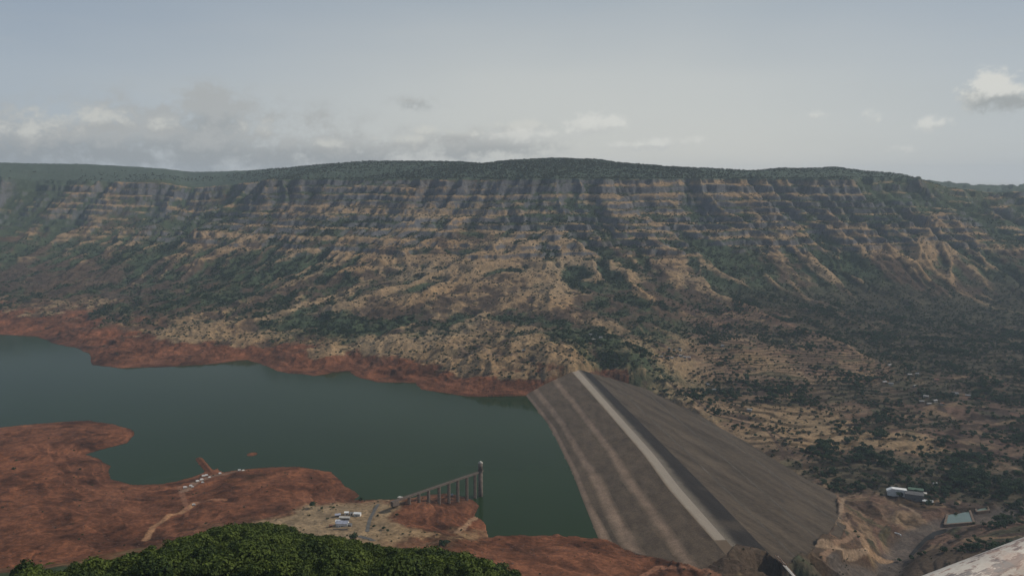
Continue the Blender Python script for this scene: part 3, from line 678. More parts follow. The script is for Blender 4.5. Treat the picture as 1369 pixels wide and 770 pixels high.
# ------------------------------------------------------------------ the dam
def earth_material(name, bump=0.6, lo=.65, hi=1.4, sc=0.5):
    m = bpy.data.materials.new(name); m.use_nodes = True; t = NT(m.node_tree); b = t.n['Principled BSDF']
    P = t.new('ShaderNodeNewGeometry').outputs['Position']
    ac = t.new('ShaderNodeAttribute', attribute_name='fill_colour').outputs['Color']
    c1 = t.mix(1.0, ac, t.ramp(t.noise(P, sc, 6, 0.7), [(0.28, (lo,)*3), (0.7, (hi,)*3)]), 'MULTIPLY')
    t.put(b.inputs['Base Color'], c1); b.inputs['Roughness'].default_value = 0.95; b.inputs['Specular IOR Level'].default_value = 0.12
    bp = t.new('ShaderNodeBump'); t.put(bp.inputs['Height'], t.noise(P, sc*1.2, 5, 0.7)); bp.inputs['Distance'].default_value = bump; bp.inputs['Strength'].default_value = 0.8
    t.l.new(bp.outputs[0], b.inputs['Normal']); return m
m_fill = earth_material('rock_fill'); m_rd = earth_material('crest_gravel', 0.15, .85, 1.15)
dam_root = empty('embankment_dam', (float((Pa[0]+Pb[0])/2), float((Pa[1]+Pb[1])/2), 0))
tag(dam_root, 'long grey brown earth and rock fill dam with a pale crest road beside the reservoir', 'dam')
DARK_UP = (.110,.079,.053); LIGHT_UP = (.225,.155,.105); CRESTC = (.25,.212,.168); SHOULD = (.019,.016,.014); DOWN = (.054,.041,.029); BERM = (.075,.061,.048)
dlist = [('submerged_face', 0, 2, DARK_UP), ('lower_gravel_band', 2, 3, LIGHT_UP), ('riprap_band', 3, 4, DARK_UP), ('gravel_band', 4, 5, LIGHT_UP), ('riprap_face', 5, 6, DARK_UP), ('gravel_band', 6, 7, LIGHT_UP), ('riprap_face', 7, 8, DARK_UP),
         ('crest_road', 8, 9, CRESTC), ('crest_shoulder', 9, 10, SHOULD), ('downstream_face', 10, 11, DOWN), ('berm', 11, 12, BERM), ('downstream_face', 12, 14, DOWN), ('berm', 14, 15, BERM), ('downstream_face', 15, 17, DOWN), ('berm', 17, 18, BERM), ('downstream_face', 18, 21, DOWN)]
tt = np.arange(-40, LEN+80, 2.5)
for nm, a, bnd, cc in dlist:
    cA = np.array([np.interp(tt, TT, DC[k]) for k in range(a, bnd+1)]); zA = DZ[a:bnd+1]
    if nm == 'crest_road':
        tmask = tt < LEN+2; 
    width = float(np.mean(cA[-1]-cA[0])); ns = max(2, int(width/2.5)+1)
    s_ = np.linspace(0, len(zA)-1, ns + (len(zA)-2)*4); k_ = np.clip(s_.astype(int), 0, len(zA)-2); f_ = (s_-k_)[None, :]
    ccg = cA[k_].T*(1-f_) + cA[k_+1].T*f_; zz = np.broadcast_to(zA[k_]*(1-f_[0]) + zA[k_+1]*f_[0], ccg.shape).copy()
    tg = np.broadcast_to(tt[:, None], ccg.shape)
    X_ = Pa[0]+AX[0]*tg+CX[0]*ccg; Y_ = Pa[1]+AX[1]*tg+CX[1]*ccg
    edge = np.minimum(f_, 1-f_)[0]; 
    rough = (0.35 if nm not in ('crest_road', 'berm') else 0.08)*fbm(X_, Y_, 6, 3, 201) + (0.9 if 'face' in nm else 0.1)*fbm(tg*0.6, ccg, 22, 3, 202)
    endf = np.clip(np.minimum(np.arange(ccg.shape[1]), np.arange(ccg.shape[1])[::-1]), 0, 1)[None, :]
    zz = zz + rough*endf
    streak = 1.5*fbm(ccg - .38*tg + 9*fbm(X_, Y_, 60, 3, 211), tg*0.12, 26, 4, 203) if nm == 'downstream_face' else fbm(tg*0.25, ccg, 9, 4, 204)
    var = 1 + (0.5 if nm == 'downstream_face' else .42)*streak + 0.20*fbm(X_, Y_, 60, 3, 205) + (.55 if nm == 'downstream_face' else .2)*fbm(X_, Y_, 7, 3, 208)
    if nm == 'crest_road': var = 1 + 0.10*fbm(tg*0.2, ccg, 4, 3, 204) + 0.08*fbm(X_, Y_, 120, 3, 206)
    cg = np.array(cc)[None, None, :]*np.clip(var, .5, 1.7)[..., None]
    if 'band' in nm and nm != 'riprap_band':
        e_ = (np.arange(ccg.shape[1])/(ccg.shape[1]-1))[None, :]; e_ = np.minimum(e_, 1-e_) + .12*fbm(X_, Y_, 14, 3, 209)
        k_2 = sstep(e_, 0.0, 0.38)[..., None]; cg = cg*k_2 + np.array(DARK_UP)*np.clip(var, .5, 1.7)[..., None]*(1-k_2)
    if nm in ('crest_road', 'crest_shoulder'):
        e_ = np.broadcast_to((np.arange(ccg.shape[1])/(ccg.shape[1]-1))[None, :], ccg.shape) + .10*fbm(X_, Y_, 18, 3, 210)
        if nm == 'crest_road': k_2 = sstep(e_, 0, .25)[..., None]; cg = cg*k_2 + np.array(DARK_UP)*1.15*(1-k_2)
        else: k_2 = (1-sstep(e_, 0, .42))[..., None]*.6; cg = cg*(1-k_2) + np.array(CRESTC)*.72*k_2
    if nm in ('crest_shoulder', 'downstream_face'):
        fz = sstep(fbm(X_, Y_, 90, 3, 207), 0.12, 0.5)*0.35; cg = cg*(1-fz[..., None]) + np.array([.095,.073,.052])*fz[..., None]
    if nm == 'crest_road':
        cg = np.where((tg > LEN+1)[..., None], np.array(DARK_UP)*var[..., None], cg)
    fo_ = np.full(X_.shape, 0.0); fo_ = np.where(inside(X_.ravel(), Y_.ravel(), foot).reshape(X_.shape), -1, 1)*seg_dist(X_.ravel(), Y_.ravel(), foot).reshape(X_.shape)
    ok = fo_ < np.where(tg > LEN-70, 2.5, 16); mk = ok[:-1,:-1] & ok[1:,1:]
    if not mk.any(): continue
    me_ = fast_grid(nm, np.stack([X_, Y_, zz], -1).reshape(-1, 3), len(tt), ccg.shape[1], mk)
    at = me_.color_attributes.new('fill_colour', 'FLOAT_COLOR', 'POINT'); c4 = np.ones((X_.size, 4), np.float32); c4[:, :3] = cg.reshape(-1, 3); at.data.foreach_set('color', c4.ravel())
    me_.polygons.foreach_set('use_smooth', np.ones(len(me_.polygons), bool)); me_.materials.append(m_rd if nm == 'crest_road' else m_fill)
    me_.transform(Matrix.Translation(-dam_root.location))
    bm = bmesh.new(); bm.from_mesh(me_); bmesh.ops.delete(bm, geom=[v for v in bm.verts if not v.link_faces], context='VERTS')
    # thickness: skirt down along the outline so each layer is a solid slab
    vid = [v.co.copy() for v in bm.verts]; cl0 = {i for i, v in enumerate(bm.verts)}
    def _end(v):
        p_ = np.array([v.co.x+dam_root.location.x, v.co.y+dam_root.location.y]); t0_ = (p_-Pa)@AX; c0_ = (p_-Pa)@CX
        return min(abs(c0_-np.interp(t0_, TT, DC[a])), abs(c0_-np.interp(t0_, TT, DC[bnd]))) < .6
    bed = [e for e in bm.edges if e.is_boundary and not (_end(e.verts[0]) and _end(e.verts[1]))]; r_ = bmesh.ops.extrude_edge_only(bm, edges=bed)
    for g_ in r_['geom']:
        if isinstance(g_, bmesh.types.BMVert): g_.co.z -= 3.0
    bm.to_mesh(me_); bm.free()
    o = obj(nm, me_, dam_root)
    lab = {'crest_road': 'pale gravel road along the crest', 'crest_shoulder': 'dark upper slope just below the crest', 'gravel_band': 'lighter band of gravel along the reservoir face'}.get(nm)
    if lab: o['label'] = lab
print('dam', time.time()-T0)
# low kerb stones and a few piles of fill on the dam
m_conc = mat('weathered_concrete', (.125,.10,.082), .85, .3, .5, .03); m_cap = mat('pale_concrete', (.42,.40,.36), .8, .15, .5)
m_white = mat('white_paint', (.62,.62,.60), .6, .12, .4); m_blue = mat('faded_blue_sheet', (.27,.28,.33), .6, .2, .4); m_green = mat('green_sheet_roof', (.10,.16,.11), .6, .2, .3)
m_dark = mat('dark_opening', (.015,.015,.016), .5, .2, 1); m_tin = mat('dull_tin_sheet', (.20,.195,.19), .5, .25, .6, metal=.2); m_tile = mat('clay_tile_roof', (.17,.085,.055), .85, .3, .8)
m_mud = mat('mud_plaster', (.23,.165,.115), .9, .2, .5); m_bark = mat('bark', (.10,.08,.06), .9, .3, 3); m_grey = mat('grey_wall', (.14,.135,.13), .8, .2, .5)
m_steel = mat('brown_steel', (.085,.055,.042), .6, .3, 1); m_tyre = mat('tyre_rubber', (.02,.02,.02), .8, .1, 2); m_glass = mat('vehicle_glass', (.03,.035,.04), .15, .1, 1, spec=.5)
m_orange = mat('orange_paint', (.42,.15,.06), .6, .2, 1)

# ------------------------------------------------------------------ intake tower and its access bridge
def at_world(u, v, zz): return Vector(at_z(u, v, zz))
tw = at_world(642.5, 663, 0); tz = -20.0
tr = empty('intake_tower', (tw.x, tw.y, 0))
tag(tr, 'tall round grey concrete intake tower standing in the water at the end of the footbridge', 'tower')
MB().cyl((0,0,tz), (0,0,36.5), 3.5, 3.0, 20).build('shaft', m_conc, tr, True)
for zq in (6, 14, 22, 30): MB().cyl((0,0,zq), (0,0,zq+.5), 3.6, 3.6, 20).build('ring_band', m_conc, tr, True)
MB().cyl((0,0,36.5), (0,0,37.6), 3.9, 4.3, 20).build('balcony', m_conc, tr, True)
rl = MB()
for k in range(12):
    a_ = k*math.pi/6; rl.cyl((4.1*math.cos(a_),4.1*math.sin(a_),37.6), (4.1*math.cos(a_),4.1*math.sin(a_),38.8), .06, n=5)
    b_ = a_+math.pi/6; rl.cyl((4.1*math.cos(a_),4.1*math.sin(a_),38.8), (4.1*math.cos(b_),4.1*math.sin(b_),38.8), .06, n=5)
rl.build('guard_rail', m_steel, tr)
ghs = MB().cyl((0,0,37.6), (0,0,49.0), 3.2, 3.2, 20).build('gate_house', m_conc, tr, True)
dr_ = MB().box(-3.4,-.6,37.6,-2.7,.6,39.8).build('door', m_dark, ghs)
for k in range(6):
    a_ = k*math.pi/3+.4; wv = MB().box(3.0,-.45,42.2,3.3,.45,44.6).build('window', m_dark, ghs); wv.rotation_euler = (0,0,a_)
MB().cyl((0,0,49.0), (0,0,49.6), 3.6, 3.6, 20).cyl((0,0,49.6), (0,0,52.0), 3.5, .5, 20).build('roof_cap', m_cap, tr, True)
# footbridge
b0 = at_world(531, 667.5, 37.0); b1 = at_world(641, 630.0, 37.0); b1 = Vector((tw.x, tw.y, 37.0)) + (b0-Vector((tw.x, tw.y, 37.0))).normalized()*3.2
bd = (b1-b0); bl = bd.length; ang = math.atan2(bd.y, bd.x)
br = empty('access_bridge', (b0.x, b0.y, 0), ang)
tag(br, 'long narrow concrete footbridge on paired piers from the red bank to the intake tower', 'bridge')
MB().box(-6,-1.7,36.4,bl,1.7,37.0).build('deck', m_conc, br)
for s_ in (-1, 1):
    g_ = MB().box(0, s_*1.15-.35, 34.9, bl, s_*1.15+.35, 36.4).build('girder', m_conc, br)
    r_ = MB(); r_.box(-6, s_*1.6-.05, 38.0, bl, s_*1.6+.05, 38.12); r_.box(-6, s_*1.6-.04, 37.5, bl, s_*1.6+.04, 37.58)
    k = -6.0
    while k < bl: r_.box(k, s_*1.6-.07, 37.0, k+.12, s_*1.6+.07, 38.15); k += 2.5
    r_.build('parapet', m_steel, br)
pier_u = [547, 560, 573, 587, 600, 612, 624, 635]
for uu in pier_u:
    # distance along the bridge seen in that direction
    best = min(np.linspace(2, bl-2, 400), key=lambda q: abs((684.5 + F*((b0.x+bd.x*q/bl)/( (b0.y+bd.y*q/bl)*math.cos(PITCH) + (H-37)*math.sin(PITCH)))) - uu))
    px, py = b0.x+bd.x*best/bl, b0.y+bd.y*best/bl; gz = min(float(ground(px, py)[0]), 33.0) - 3
    pr = MB()
    for s_ in (-1, 1): pr.box(-.95, s_*1.35-.75, gz, .95, s_*1.35+.75, 34.2)
    zz = 34.2-9
    while zz > gz+5: pr.box(-.4, -.85, zz, .4, .85, zz+.7); zz -= 9
    p_ = pr.build('pier', m_conc, br); p_.location = (best, 0, 0)
    MB().box(-.8,-2.1,34.2,.8,2.1,34.9).build('crosshead', m_conc, p_)
MB().box(-9,-2.6,30,1.0,2.6,36.4).build('abutment', m_conc, br)
# gauge hut beside the bridge end
# ------------------------------------------------------------------ buildings
def house(name, u, v, wd, dp, ht, rz, wall, roof, label, cat='house', group=None, gable=True, wins=2, zoff=0.0, roof_h=None):
    p = hit(u, v); o = empty(name, (p[0], p[1], p[2]+zoff), rz); tag(o, label, cat, group)
    MB().box(-wd/2,-dp/2,-1.8,wd/2,dp/2,ht).build('wall', wall, o)
    rh = roof_h or dp*0.28; e = .5
    if gable:
        MB().poly([(-wd/2-e,-dp/2-e,ht-.15),(wd/2+e,-dp/2-e,ht-.15),(wd/2+e,dp/2+e,ht-.15),(-wd/2-e,dp/2+e,ht-.15),(-wd/2-e,0,ht+rh),(wd/2+e,0,ht+rh),
                   (-wd/2-e,-dp/2-e,ht+.05),(wd/2+e,-dp/2-e,ht+.05),(wd/2+e,dp/2+e,ht+.05),(-wd/2-e,dp/2+e,ht+.05),(-wd/2-e,0,ht+rh+.2),(wd/2+e,0,ht+rh+.2)],
                  [(6,7,11,10),(8,9,10,11),(0,4,5,1),(2,5,4,3),(0,1,7,6),(2,3,9,8),(0,6,10,4),(4,10,9,3),(1,5,11,7),(5,2,8,11)]).build('roof', roof, o)
    else: MB().box(-wd/2-e,-dp/2-e,ht,wd/2+e,dp/2+e,ht+.35).build('roof', roof, o)
    MB().box(-.5,-dp/2-.06,0,.5,-dp/2+.05,min(2.1, ht-.3)).build('door', m_dark, o)
    for k in range(wins):
        q = -wd/2 + wd*(k+.5)/wins; q = q + (1.2 if abs(q) < .9 else 0)
        w_ = MB().box(q-.5,-dp/2-.05,1.0,q+.5,-dp/2+.05,min(2.0, ht-.4)).build('window', m_dark, o); MB().box(q-.62,-dp/2-.14,.88,q+.62,-dp/2-.05,1.0).build('sill', m_cap, w_)
    return o
gs = 'sheds of the works camp on the tan knoll'
house('shed', 463.5, 688, 5, 4, 3.2, .1, m_white, m_white, 'tiny white hut at the back of the camp, leftmost of the two back huts', 'hut', gs, wins=1)
house('shed', 470, 688, 3.4, 3.2, 2.6, .1, m_white, m_tin, 'smallest white hut of the camp, just right of the tiny back hut', 'hut', gs, wins=1)
house('shed', 478, 689.5, 8.5, 5, 3.6, -.15, m_white, m_white, 'white hut standing apart at the right edge of the works camp', 'hut', gs)
house('shed', 451.5, 691, 6.5, 4.5, 3, .3, m_tin, m_blue, 'low grey blue shed at the back left corner of the works camp', 'shed', gs)
house('shed', 461, 694.5, 13, 4.5, 3, -.08, m_tin, m_cap, 'long low shed with a pale roof behind the large camp building', 'shed', gs, wins=4)
house('camp_building', 458, 703.5, 14, 9, 4.6, -.05, m_white, m_blue, 'largest camp building with white walls and faded blue roof', 'building', gs, wins=5)
house('shed', 452, 700.5, 5, 7, 3.8, -.05, m_white, m_white, 'white wing at the left end of the large camp building', 'shed', gs, wins=1)
house('shed', 467, 703.5, 6, 5, 3, -.2, m_grey, m_tin, 'dark grey shed against the right end of the large camp building', 'shed', gs, wins=1)
house('shed', 442.5, 704, 4, 3, 2.2, .1, m_tile, m_tile, 'small rusty hut left of the large camp building', 'hut', gs, wins=1)
house('shed', 602, 664, 7, 5, 3, .2, m_mud, m_tin, 'small brown hut on the water edge behind the footbridge piers', 'hut', None)
house('shed', 535, 667, 5, 4, 2.8, -.4, m_cap, m_cap, 'small pale hut at the land end of the footbridge', 'hut', None, gable=False)
house('shed', 472, 722, 7, 4.5, 3, .4, m_mud, m_tile, 'brown roofed hut at the edge of the forest below the camp', 'hut', None)
wl = hit(455, 709); wo_ = MB().box(-9,-.15,-1,9,.15,1.4).build('boundary_wall', m_grey, None, loc=tuple(wl)); tag(wo_, 'low grey wall in front of the large camp building', 'wall')
# powerhouse group right of the dam
ph = hit(1200, 661.5); o = empty('powerhouse', (ph[0], ph[1], ph[2]-1), -.28); tag(o, 'white powerhouse with a large dark round opening in its end wall', 'building')
MB().poly([(-14,-5,-4),(14,-5,-4),(14,5,-4),(-14,5,-4),(-17,-5,8),(-9,-5,12),(13,-5,11),(-17,5,8),(-9,5,12),(13,5,11)],[(0,1,6,5,4),(1,2,9,6),(2,3,7,8,9),(3,0,4,7),(4,5,8,7),(5,6,9,8),(0,3,2,1)]).build('wall', m_white, o)
MB().cyl((4,-5.0,4), (4,-5.35,4), 3.7, 3.7, 28).build('round_opening', m_dark, o); MB().box(-15,-6.2,10.9-4,-11,-5,7.4).build('canopy', m_white, o)
o2 = house('turbine_hall', 1222, 667, 27, 12, 9, -.42, m_grey, m_grey, 'long grey turbine hall attached to the right of the white powerhouse', 'building', wins=6)
house('annexe', 1224, 659.5, 22, 8, 7, -.38, m_grey, m_green, 'pale green roofed annexe behind the grey turbine hall', 'building', wins=4)
house('annexe', 1240, 672.5, 15, 6, 3.5, -.42, m_mud, m_white, 'low shed with a bright white roof at the right end of the turbine hall', 'shed', wins=3)
house('annexe', 1234, 663, 10, 7, 5, -.38, m_mud, m_cap, 'cream roofed block right of the green roofed annexe', 'building', wins=2, gable=False)
house('hut', 1250, 648, 6, 4, 2.8, .1, m_white, m_white, 'tiny white roofed hut in the trees above the powerhouse', 'hut', wins=1)
# tail pond
def sheet(name, pts, dz, m, label, lift=0.0, cat=None, kind=None, thick=1.0):
    P3 = [hit(u, v) for u, v in pts]; zz = max(p[2] for p in P3)+lift if dz is None else dz
    P3 = [at_z(u, v, zz) for u, v in pts]; n_ = len(P3); c_ = np.mean(P3, 0)
    V_ = [tuple(p-c_) for p in P3] + [tuple(p-c_-np.array([0,0,thick])) for p in P3]
    o = obj(name, mesh_from(name, V_, [tuple(range(n_))] + [tuple(range(2*n_-1, n_-1, -1))] + [(i, i+n_, (i+1)%n_+n_, (i+1)%n_) for i in range(n_)], (m,)), None, tuple(c_))
    return tag(o, label, cat, None, kind)
m_pond = mat('pond_water', (.085,.12,.095), .12, .08, .05, spec=.5); m_pond2 = mat('shallow_pond_water', (.11,.15,.12), .2, .1, .05, spec=.5)
pz = float(hit(1280, 690)[2])+1.6
def pond(name, pts, zz, m, label, bank=3.0):
    sheet(name, pts, zz, m, label, kind='structure', thick=4.0)
    P3 = [np.array(at_z(u, v, zz)) for u, v in pts]; c_ = np.mean(P3, 0); n_ = len(P3)
    for i in range(n_):
        a, b = P3[i], P3[(i+1) % n_]; d = b-a; L = np.linalg.norm(d)
        o = MB().box(-1,-bank/2,-5,L+1,bank/2,.9).build('embankment', m_bankc, None, loc=tuple(a+np.array([0,0,0.02*i]))); o.rotation_euler = (0,0,math.atan2(d[1], d[0])); tag(o, kind='structure')
m_bankc = mat('earth_bank', (.12,.085,.06), .9, .25, .3, .1)
pond('pond', [(1268,682),(1296,681),(1302,698),(1263,701)], pz, m_pond, 'square teal settling pond beside the river')
pond('pond', [(1302,673),(1318,672),(1322,682),(1306,684)], pz+.3, m_pond2, 'smaller pale green pond behind the square pond')
# river below the dam
rp = [(1150,800),(1185,765),(1205,738),(1225,714),(1260,700)]
rw = mat('river_water', (.030,.030,.030), .9, .3, .05, spec=.0)
rp = [(1222,742),(1232,730),(1242,719),(1253,712),(1268,708)]
RV = [at_z(u, v, -58.5) for u, v in rp]; vv_ = []
for i, p in enumerate(RV):
    d = RV[min(i+1, len(RV)-1)]-RV[max(i-1, 0)]; nrm = np.array([-d[1], d[0], 0])/np.linalg.norm(d[:2]); vv_ += [p+nrm*5.5, p-nrm*5.5]
o = obj('river', mesh_from('river', vv_, [(2*i, 2*i+1, 2*i+3, 2*i+2) for i in range(len(RV)-1)], (rw,))); tag(o, 'dark narrow river below the dam', kind='structure')
# outlet channel with its bridge
cb0 = at_world(1039, 744, 27); cb1 = at_world(1062, 770, 27); d_ = cb1-cb0
cbo = empty('canal_bridge', tuple(cb0), math.atan2(d_.y, d_.x)); tag(cbo, 'pale narrow bridge with orange railing crossing the dark outlet pit', 'bridge')
L_ = d_.length+6
MB().box(-2,-1.6,-.6,L_,1.6,0).build('deck', m_cap, cbo)
MB().box(0,-1.2,-1.8,L_,-.8,-.6).build('girder', m_conc, cbo); MB().box(0,.8,-1.8,L_,1.2,-.6).build('girder', m_conc, cbo)
for s_ in (-1, 1):
    MB().box(-2, s_*1.5-.06, 1.0, L_, s_*1.5+.06, 1.12).build('rail', m_orange, cbo)
    k = 0.0
    while k < L_: MB().box(k, s_*1.5-.12, 0, k+.25, s_*1.5+.12, 1.15).build('railing_post', m_orange if k % 2 else m_cap, cbo); k += 4.0
for k in (L_*.25, L_*.7): MB().box(k-.8,-1.4,-26,k+.8,1.4,-1.8).build('pier', m_conc, cbo)
# white culvert ring
cvp = hit(1196, 716); o = empty('culvert', (cvp[0], cvp[1], cvp[2]), .5); tag(o, 'white curved culvert edge on the tan earthworks below the dam', 'culvert')
m_ = MB()
for k in range(9):
    a_ = -0.6+k*.25; m_.box(0,0,0,0,0,0) if False else m_.cyl((9*math.cos(a_), 9*math.sin(a_), .6), (9*math.cos(a_+.25), 9*math.sin(a_+.25), .6), .8, n=8)
m_.build('rim', m_white, o)
# ------------------------------------------------------------------ village houses
gv = 'small village houses among the fields right of the dam'
def cluster(lst, where, group):
    seen = {}
    for k, (u, v, wd, wl_, rf_, cw_, cr_) in enumerate(lst):
        house('village_house', u, v, wd, wd*.6, 3.0, random.uniform(-.5, .5), wl_, rf_, ('%s house with %s roof %s' % (cw_, cr_, where[k])).replace('of the cluster above the dam end', 'above the far dam end'), 'house', group, wins=2)
m_vwhite = mat('limewash', (.27,.255,.235), .85, .25, .4)
Wm, Wc, Wt, Wd, Wr = (m_vwhite,'white'), (m_cap,'cream'), (m_tin,'tin'), (m_mud,'mud'), (m_tile,'clay tile')
def vh(u, v, wd, a, b): return (u, v, wd*.82, a[0], b[0], a[1], b[1])
cluster([vh(884,478,9,Wd,Wt), vh(893,478.5,10,Wm,Wr), vh(898,479.5,8,Wc,Wm), vh(905,476,9,Wd,Wr), vh(909,477,9,Wm,Wt), vh(915,478.5,10,Wm,Wm), vh(921,479,11,Wm,Wm), vh(901,470,8,Wd,Wt), vh(909,469,9,Wc,Wt), vh(922,481,8,Wd,Wr), vh(887,473,8,Wc,Wr), vh(895,467,8,Wd,Wt)],
        ['at the left end of the hamlet above the canal', 'second from the left in the hamlet above the canal', 'third in the hamlet above the canal', 'in the middle of the hamlet front row', 'just right of the middle of the hamlet', 'bright in the hamlet front row', 'brightest at the right end of the hamlet', 'in the back row of the hamlet', 'at the right of the hamlet back row', 'lowest at the right end of the hamlet', 'behind the left end of the hamlet', 'topmost of the hamlet above the canal'], 'houses of the hamlet above the canal')
cluster([vh(789,449,10,Wc,Wt), vh(794,455,11,Wm,Wm), vh(798,459,9,Wd,Wt), vh(789,461,9,Wd,Wr), vh(803,452,9,Wc,Wt)],
        ['topmost above the far dam end', 'brightest above the far dam end', 'lowest right above the far dam end', 'lowest left above the far dam end', 'rightmost above the far dam end'], 'houses above the far dam end')
cluster([vh(1189,489,11,Wc,Wm), vh(1216,502,12,Wm,Wm), vh(1226,501,10,Wm,Wt), vh(1223,517,9,Wm,Wm), vh(1238,531,13,Wm,Wm), vh(1250,537,12,Wm,Wt), vh(1232,538,12,Wd,Wt), vh(1277,527,15,Wc,Wt), vh(1294,530,13,Wd,Wt), vh(1252,509,12,Wd,Wr), vh(1182,512,13,Wd,Wt), vh(1191,514,12,Wc,Wt), vh(1242,541,10,Wm,Wm), vh(1259,541,10,Wc,Wr)],
        ['highest in the trees of the far right village', 'left of the pair in the far right village', 'right of the pair in the far right village', 'alone, a speck above the village centre', 'in the centre of the far right village', 'right of the centre of the far right village', 'below left of the centre of the far right village', 'on the bare rise at the right of the village', 'rightmost on the bare rise beyond the village', 'above the village on a pink earth patch', 'left of the village by dark terraces', 'second by dark terraces', 'lowest in the far right village', 'lowest right of the village centre'], 'houses of the far right village')
cluster([vh(955,522,10,Wc,Wt), vh(965,526,9,Wd,Wt), vh(1002,549,12,Wm,Wm), vh(1013,534,9,Wm,Wt), vh(946,515,9,Wc,Wt), vh(922,527,8,Wd,Wr), vh(1033,508,9,Wd,Wr), vh(966,463,9,Wc,Wt), vh(700,470,8,Wd,Wt)],
        ['behind the dark trees beside the downstream slope', 'right of the dark trees beside the downstream slope', 'bright beside the canal road', 'in the terraces above the canal road', 'topmost behind the dark trees', 'closest to the canal bank above the dam slope', 'alone in the fields above the bare tan field', 'alone high on the slope above the hamlet', 'alone on the tan hill beside the lake'], 'scattered houses in the terraces')
# ------------------------------------------------------------------ vehicles by the water
def truck_proto():
    o = empty('parked_truck', (0,0,0))
    MB().box(-2.6,-1.1,.9,1.0,1.1,3.0).build('cargo_box', m_white, o)
    c_ = MB().poly([(1.1,-1.05,.6),(3.0,-1.05,.6),(3.0,-1.05,1.6),(2.5,-1.05,2.6),(1.1,-1.05,2.6),(1.1,1.05,.6),(3.0,1.05,.6),(3.0,1.05,1.6),(2.5,1.05,2.6),(1.1,1.05,2.6)],[(0,1,2,3,4),(9,8,7,6,5),(0,5,6,1),(1,6,7,2),(2,7,8,3),(3,8,9,4),(4,9,5,0)]).build('cab', m_white, o)
    MB().poly([(3.02,-.9,1.65),(3.02,.9,1.65),(2.55,.9,2.5),(2.55,-.9,2.5)],[(0,1,2,3)]).build('windscreen', m_glass, c_)
    for xx in (-1.7, 2.2):
        for yy in (-1.0, 1.0): MB().cyl((xx,yy-.15,.5),(xx,yy+.15,.5),.5,n=12).build('wheel', m_tyre, o)
    MB().box(-2.6,-.5,.5,2.9,.5,.9).build('chassis', m_steel, o); return o
tp = truck_proto(); tag(tp, 'x', 'truck', 'white trucks parked along the red shore track')
spots = [(247.5,652.5,1.3,'brightest, at the left end of the shore row'),(255,650,1.0,'second from the left in the shore row'),(257.5,651.5,.9,'just in front of the second one in the shore row'),(264,644,1.2,'left of the middle pair on the shore row'),(269.5,642,1.2,'right of the middle pair on the shore row'),(271,645.5,.9,'alone just below the middle pair'),(272,637,1.2,'highest left near the foot of the red spit'),(276,636,1.1,'highest right near the foot of the red spit'),(280,638.5,.9,'below the foot of the red spit'),(294,633.5,1.0,'alone on the bank right of the red spit'),(320,629.5,1.1,'left of the last two on the point'),(325,629.5,.9,'right of the last two on the point'),(259,675.5,1.0,'alone on the track well below the shore row')]
for k, (u, v, sc_, wh) in enumerate(spots):
    p = hit(u, v); lab = 'small white truck parked on red earth, ' + wh.replace('just in front of the second one in the shore row', 'just below the second of the row')
    if k == 0: tp.location = tuple(p); tp.rotation_euler = (0,0,.5); tp.scale = (sc_*.75,)*3; tp['label'] = lab
    else: copy_thing(tp, tuple(p), random.uniform(.2, .9), sc_*.75, lab)
print('buildings', time.time()-T0)
# camp road
def road(pts, wd, m, label, lift=.35, name='dirt_road'):
    P = np.array([hit(u, v)[:2] for u, v in pts]); tL = np.concatenate([[0], np.cumsum(np.hypot(*np.diff(P, axis=0).T))]); s_ = np.arange(0, tL[-1], 3.0)
    px = np.interp(s_, tL, P[:,0]); py = np.interp(s_, tL, P[:,1]); k5 = np.ones(7)/7
    px = np.convolve(np.pad(px, 3, mode='edge'), k5, 'valid'); py = np.convolve(np.pad(py, 3, mode='edge'), k5, 'valid')
    dx = np.gradient(px); dy = np.gradient(py); L = np.hypot(dx, dy)+1e-6; nx, ny = -dy/L, dx/L; rows = []
    for o_ in (-.5, -.25, 0, .25, .5):
        qx, qy = px+nx*wd*o_, py+ny*wd*o_; rows.append(np.stack([qx, qy, ground(qx, qy)+lift], -1))
    R_ = np.stack(rows, 0); zc = R_[..., 2].max(0); zc = np.convolve(np.pad(zc, 2, mode='edge'), np.ones(5)/5, 'valid'); R_[..., 2] = np.maximum(R_[..., 2], zc-.25)
    me_ = fast_grid(name, R_.reshape(-1, 3), 5, len(s_)); me_.materials.append(m); return tag(obj(name, me_), label, kind='structure')
m_asph = mat('worn_asphalt', (.085,.08,.072), .9, .2, .3); m_dirt = mat('packed_dirt', (.27,.18,.11), .95, .2, .3); m_red = mat('red_dirt', (.20,.105,.062), .95, .2, .3)
road([(491,713),(492,704),(495,692),(501,682),(507,674)], 4.5, m_asph, 'grey road climbing over the tan knoll', name='road')
road([(478,716),(490,719),(503,723)], 6, m_asph, 'dark road end at the forest edge', name='road')
# ------------------------------------------------------------------ trees
def leaf_material(name, c, c2):
    m = bpy.data.materials.new(name); m.use_nodes = True; t = NT(m.node_tree); b = t.n['Principled BSDF']
    oi = t.new('ShaderNodeObjectInfo').outputs['Random']; P = t.new('ShaderNodeNewGeometry').outputs['Position']
    k = t.m('ADD', t.m('MULTIPLY', oi, .6), t.m('MULTIPLY', t.rng(t.noise(P, .5, 3, .6), .35, .65), .4))
    t.put(b.inputs['Base Color'], t.mix(k, c, c2)); b.inputs['Roughness'].default_value = .75; b.inputs['Specular IOR Level'].default_value = .2
    tr_ = t.new('ShaderNodeBsdfTranslucent'); t.put(tr_.inputs[0], t.mix(k, c, c2)); ms = t.new('ShaderNodeMixShader'); ms.inputs[0].default_value = .2
    t.l.new(b.outputs[0], ms.inputs[1]); t.l.new(tr_.outputs[0], ms.inputs[2]); t.l.new(ms.outputs[0], t.n['Material Output'].inputs[0]); return m
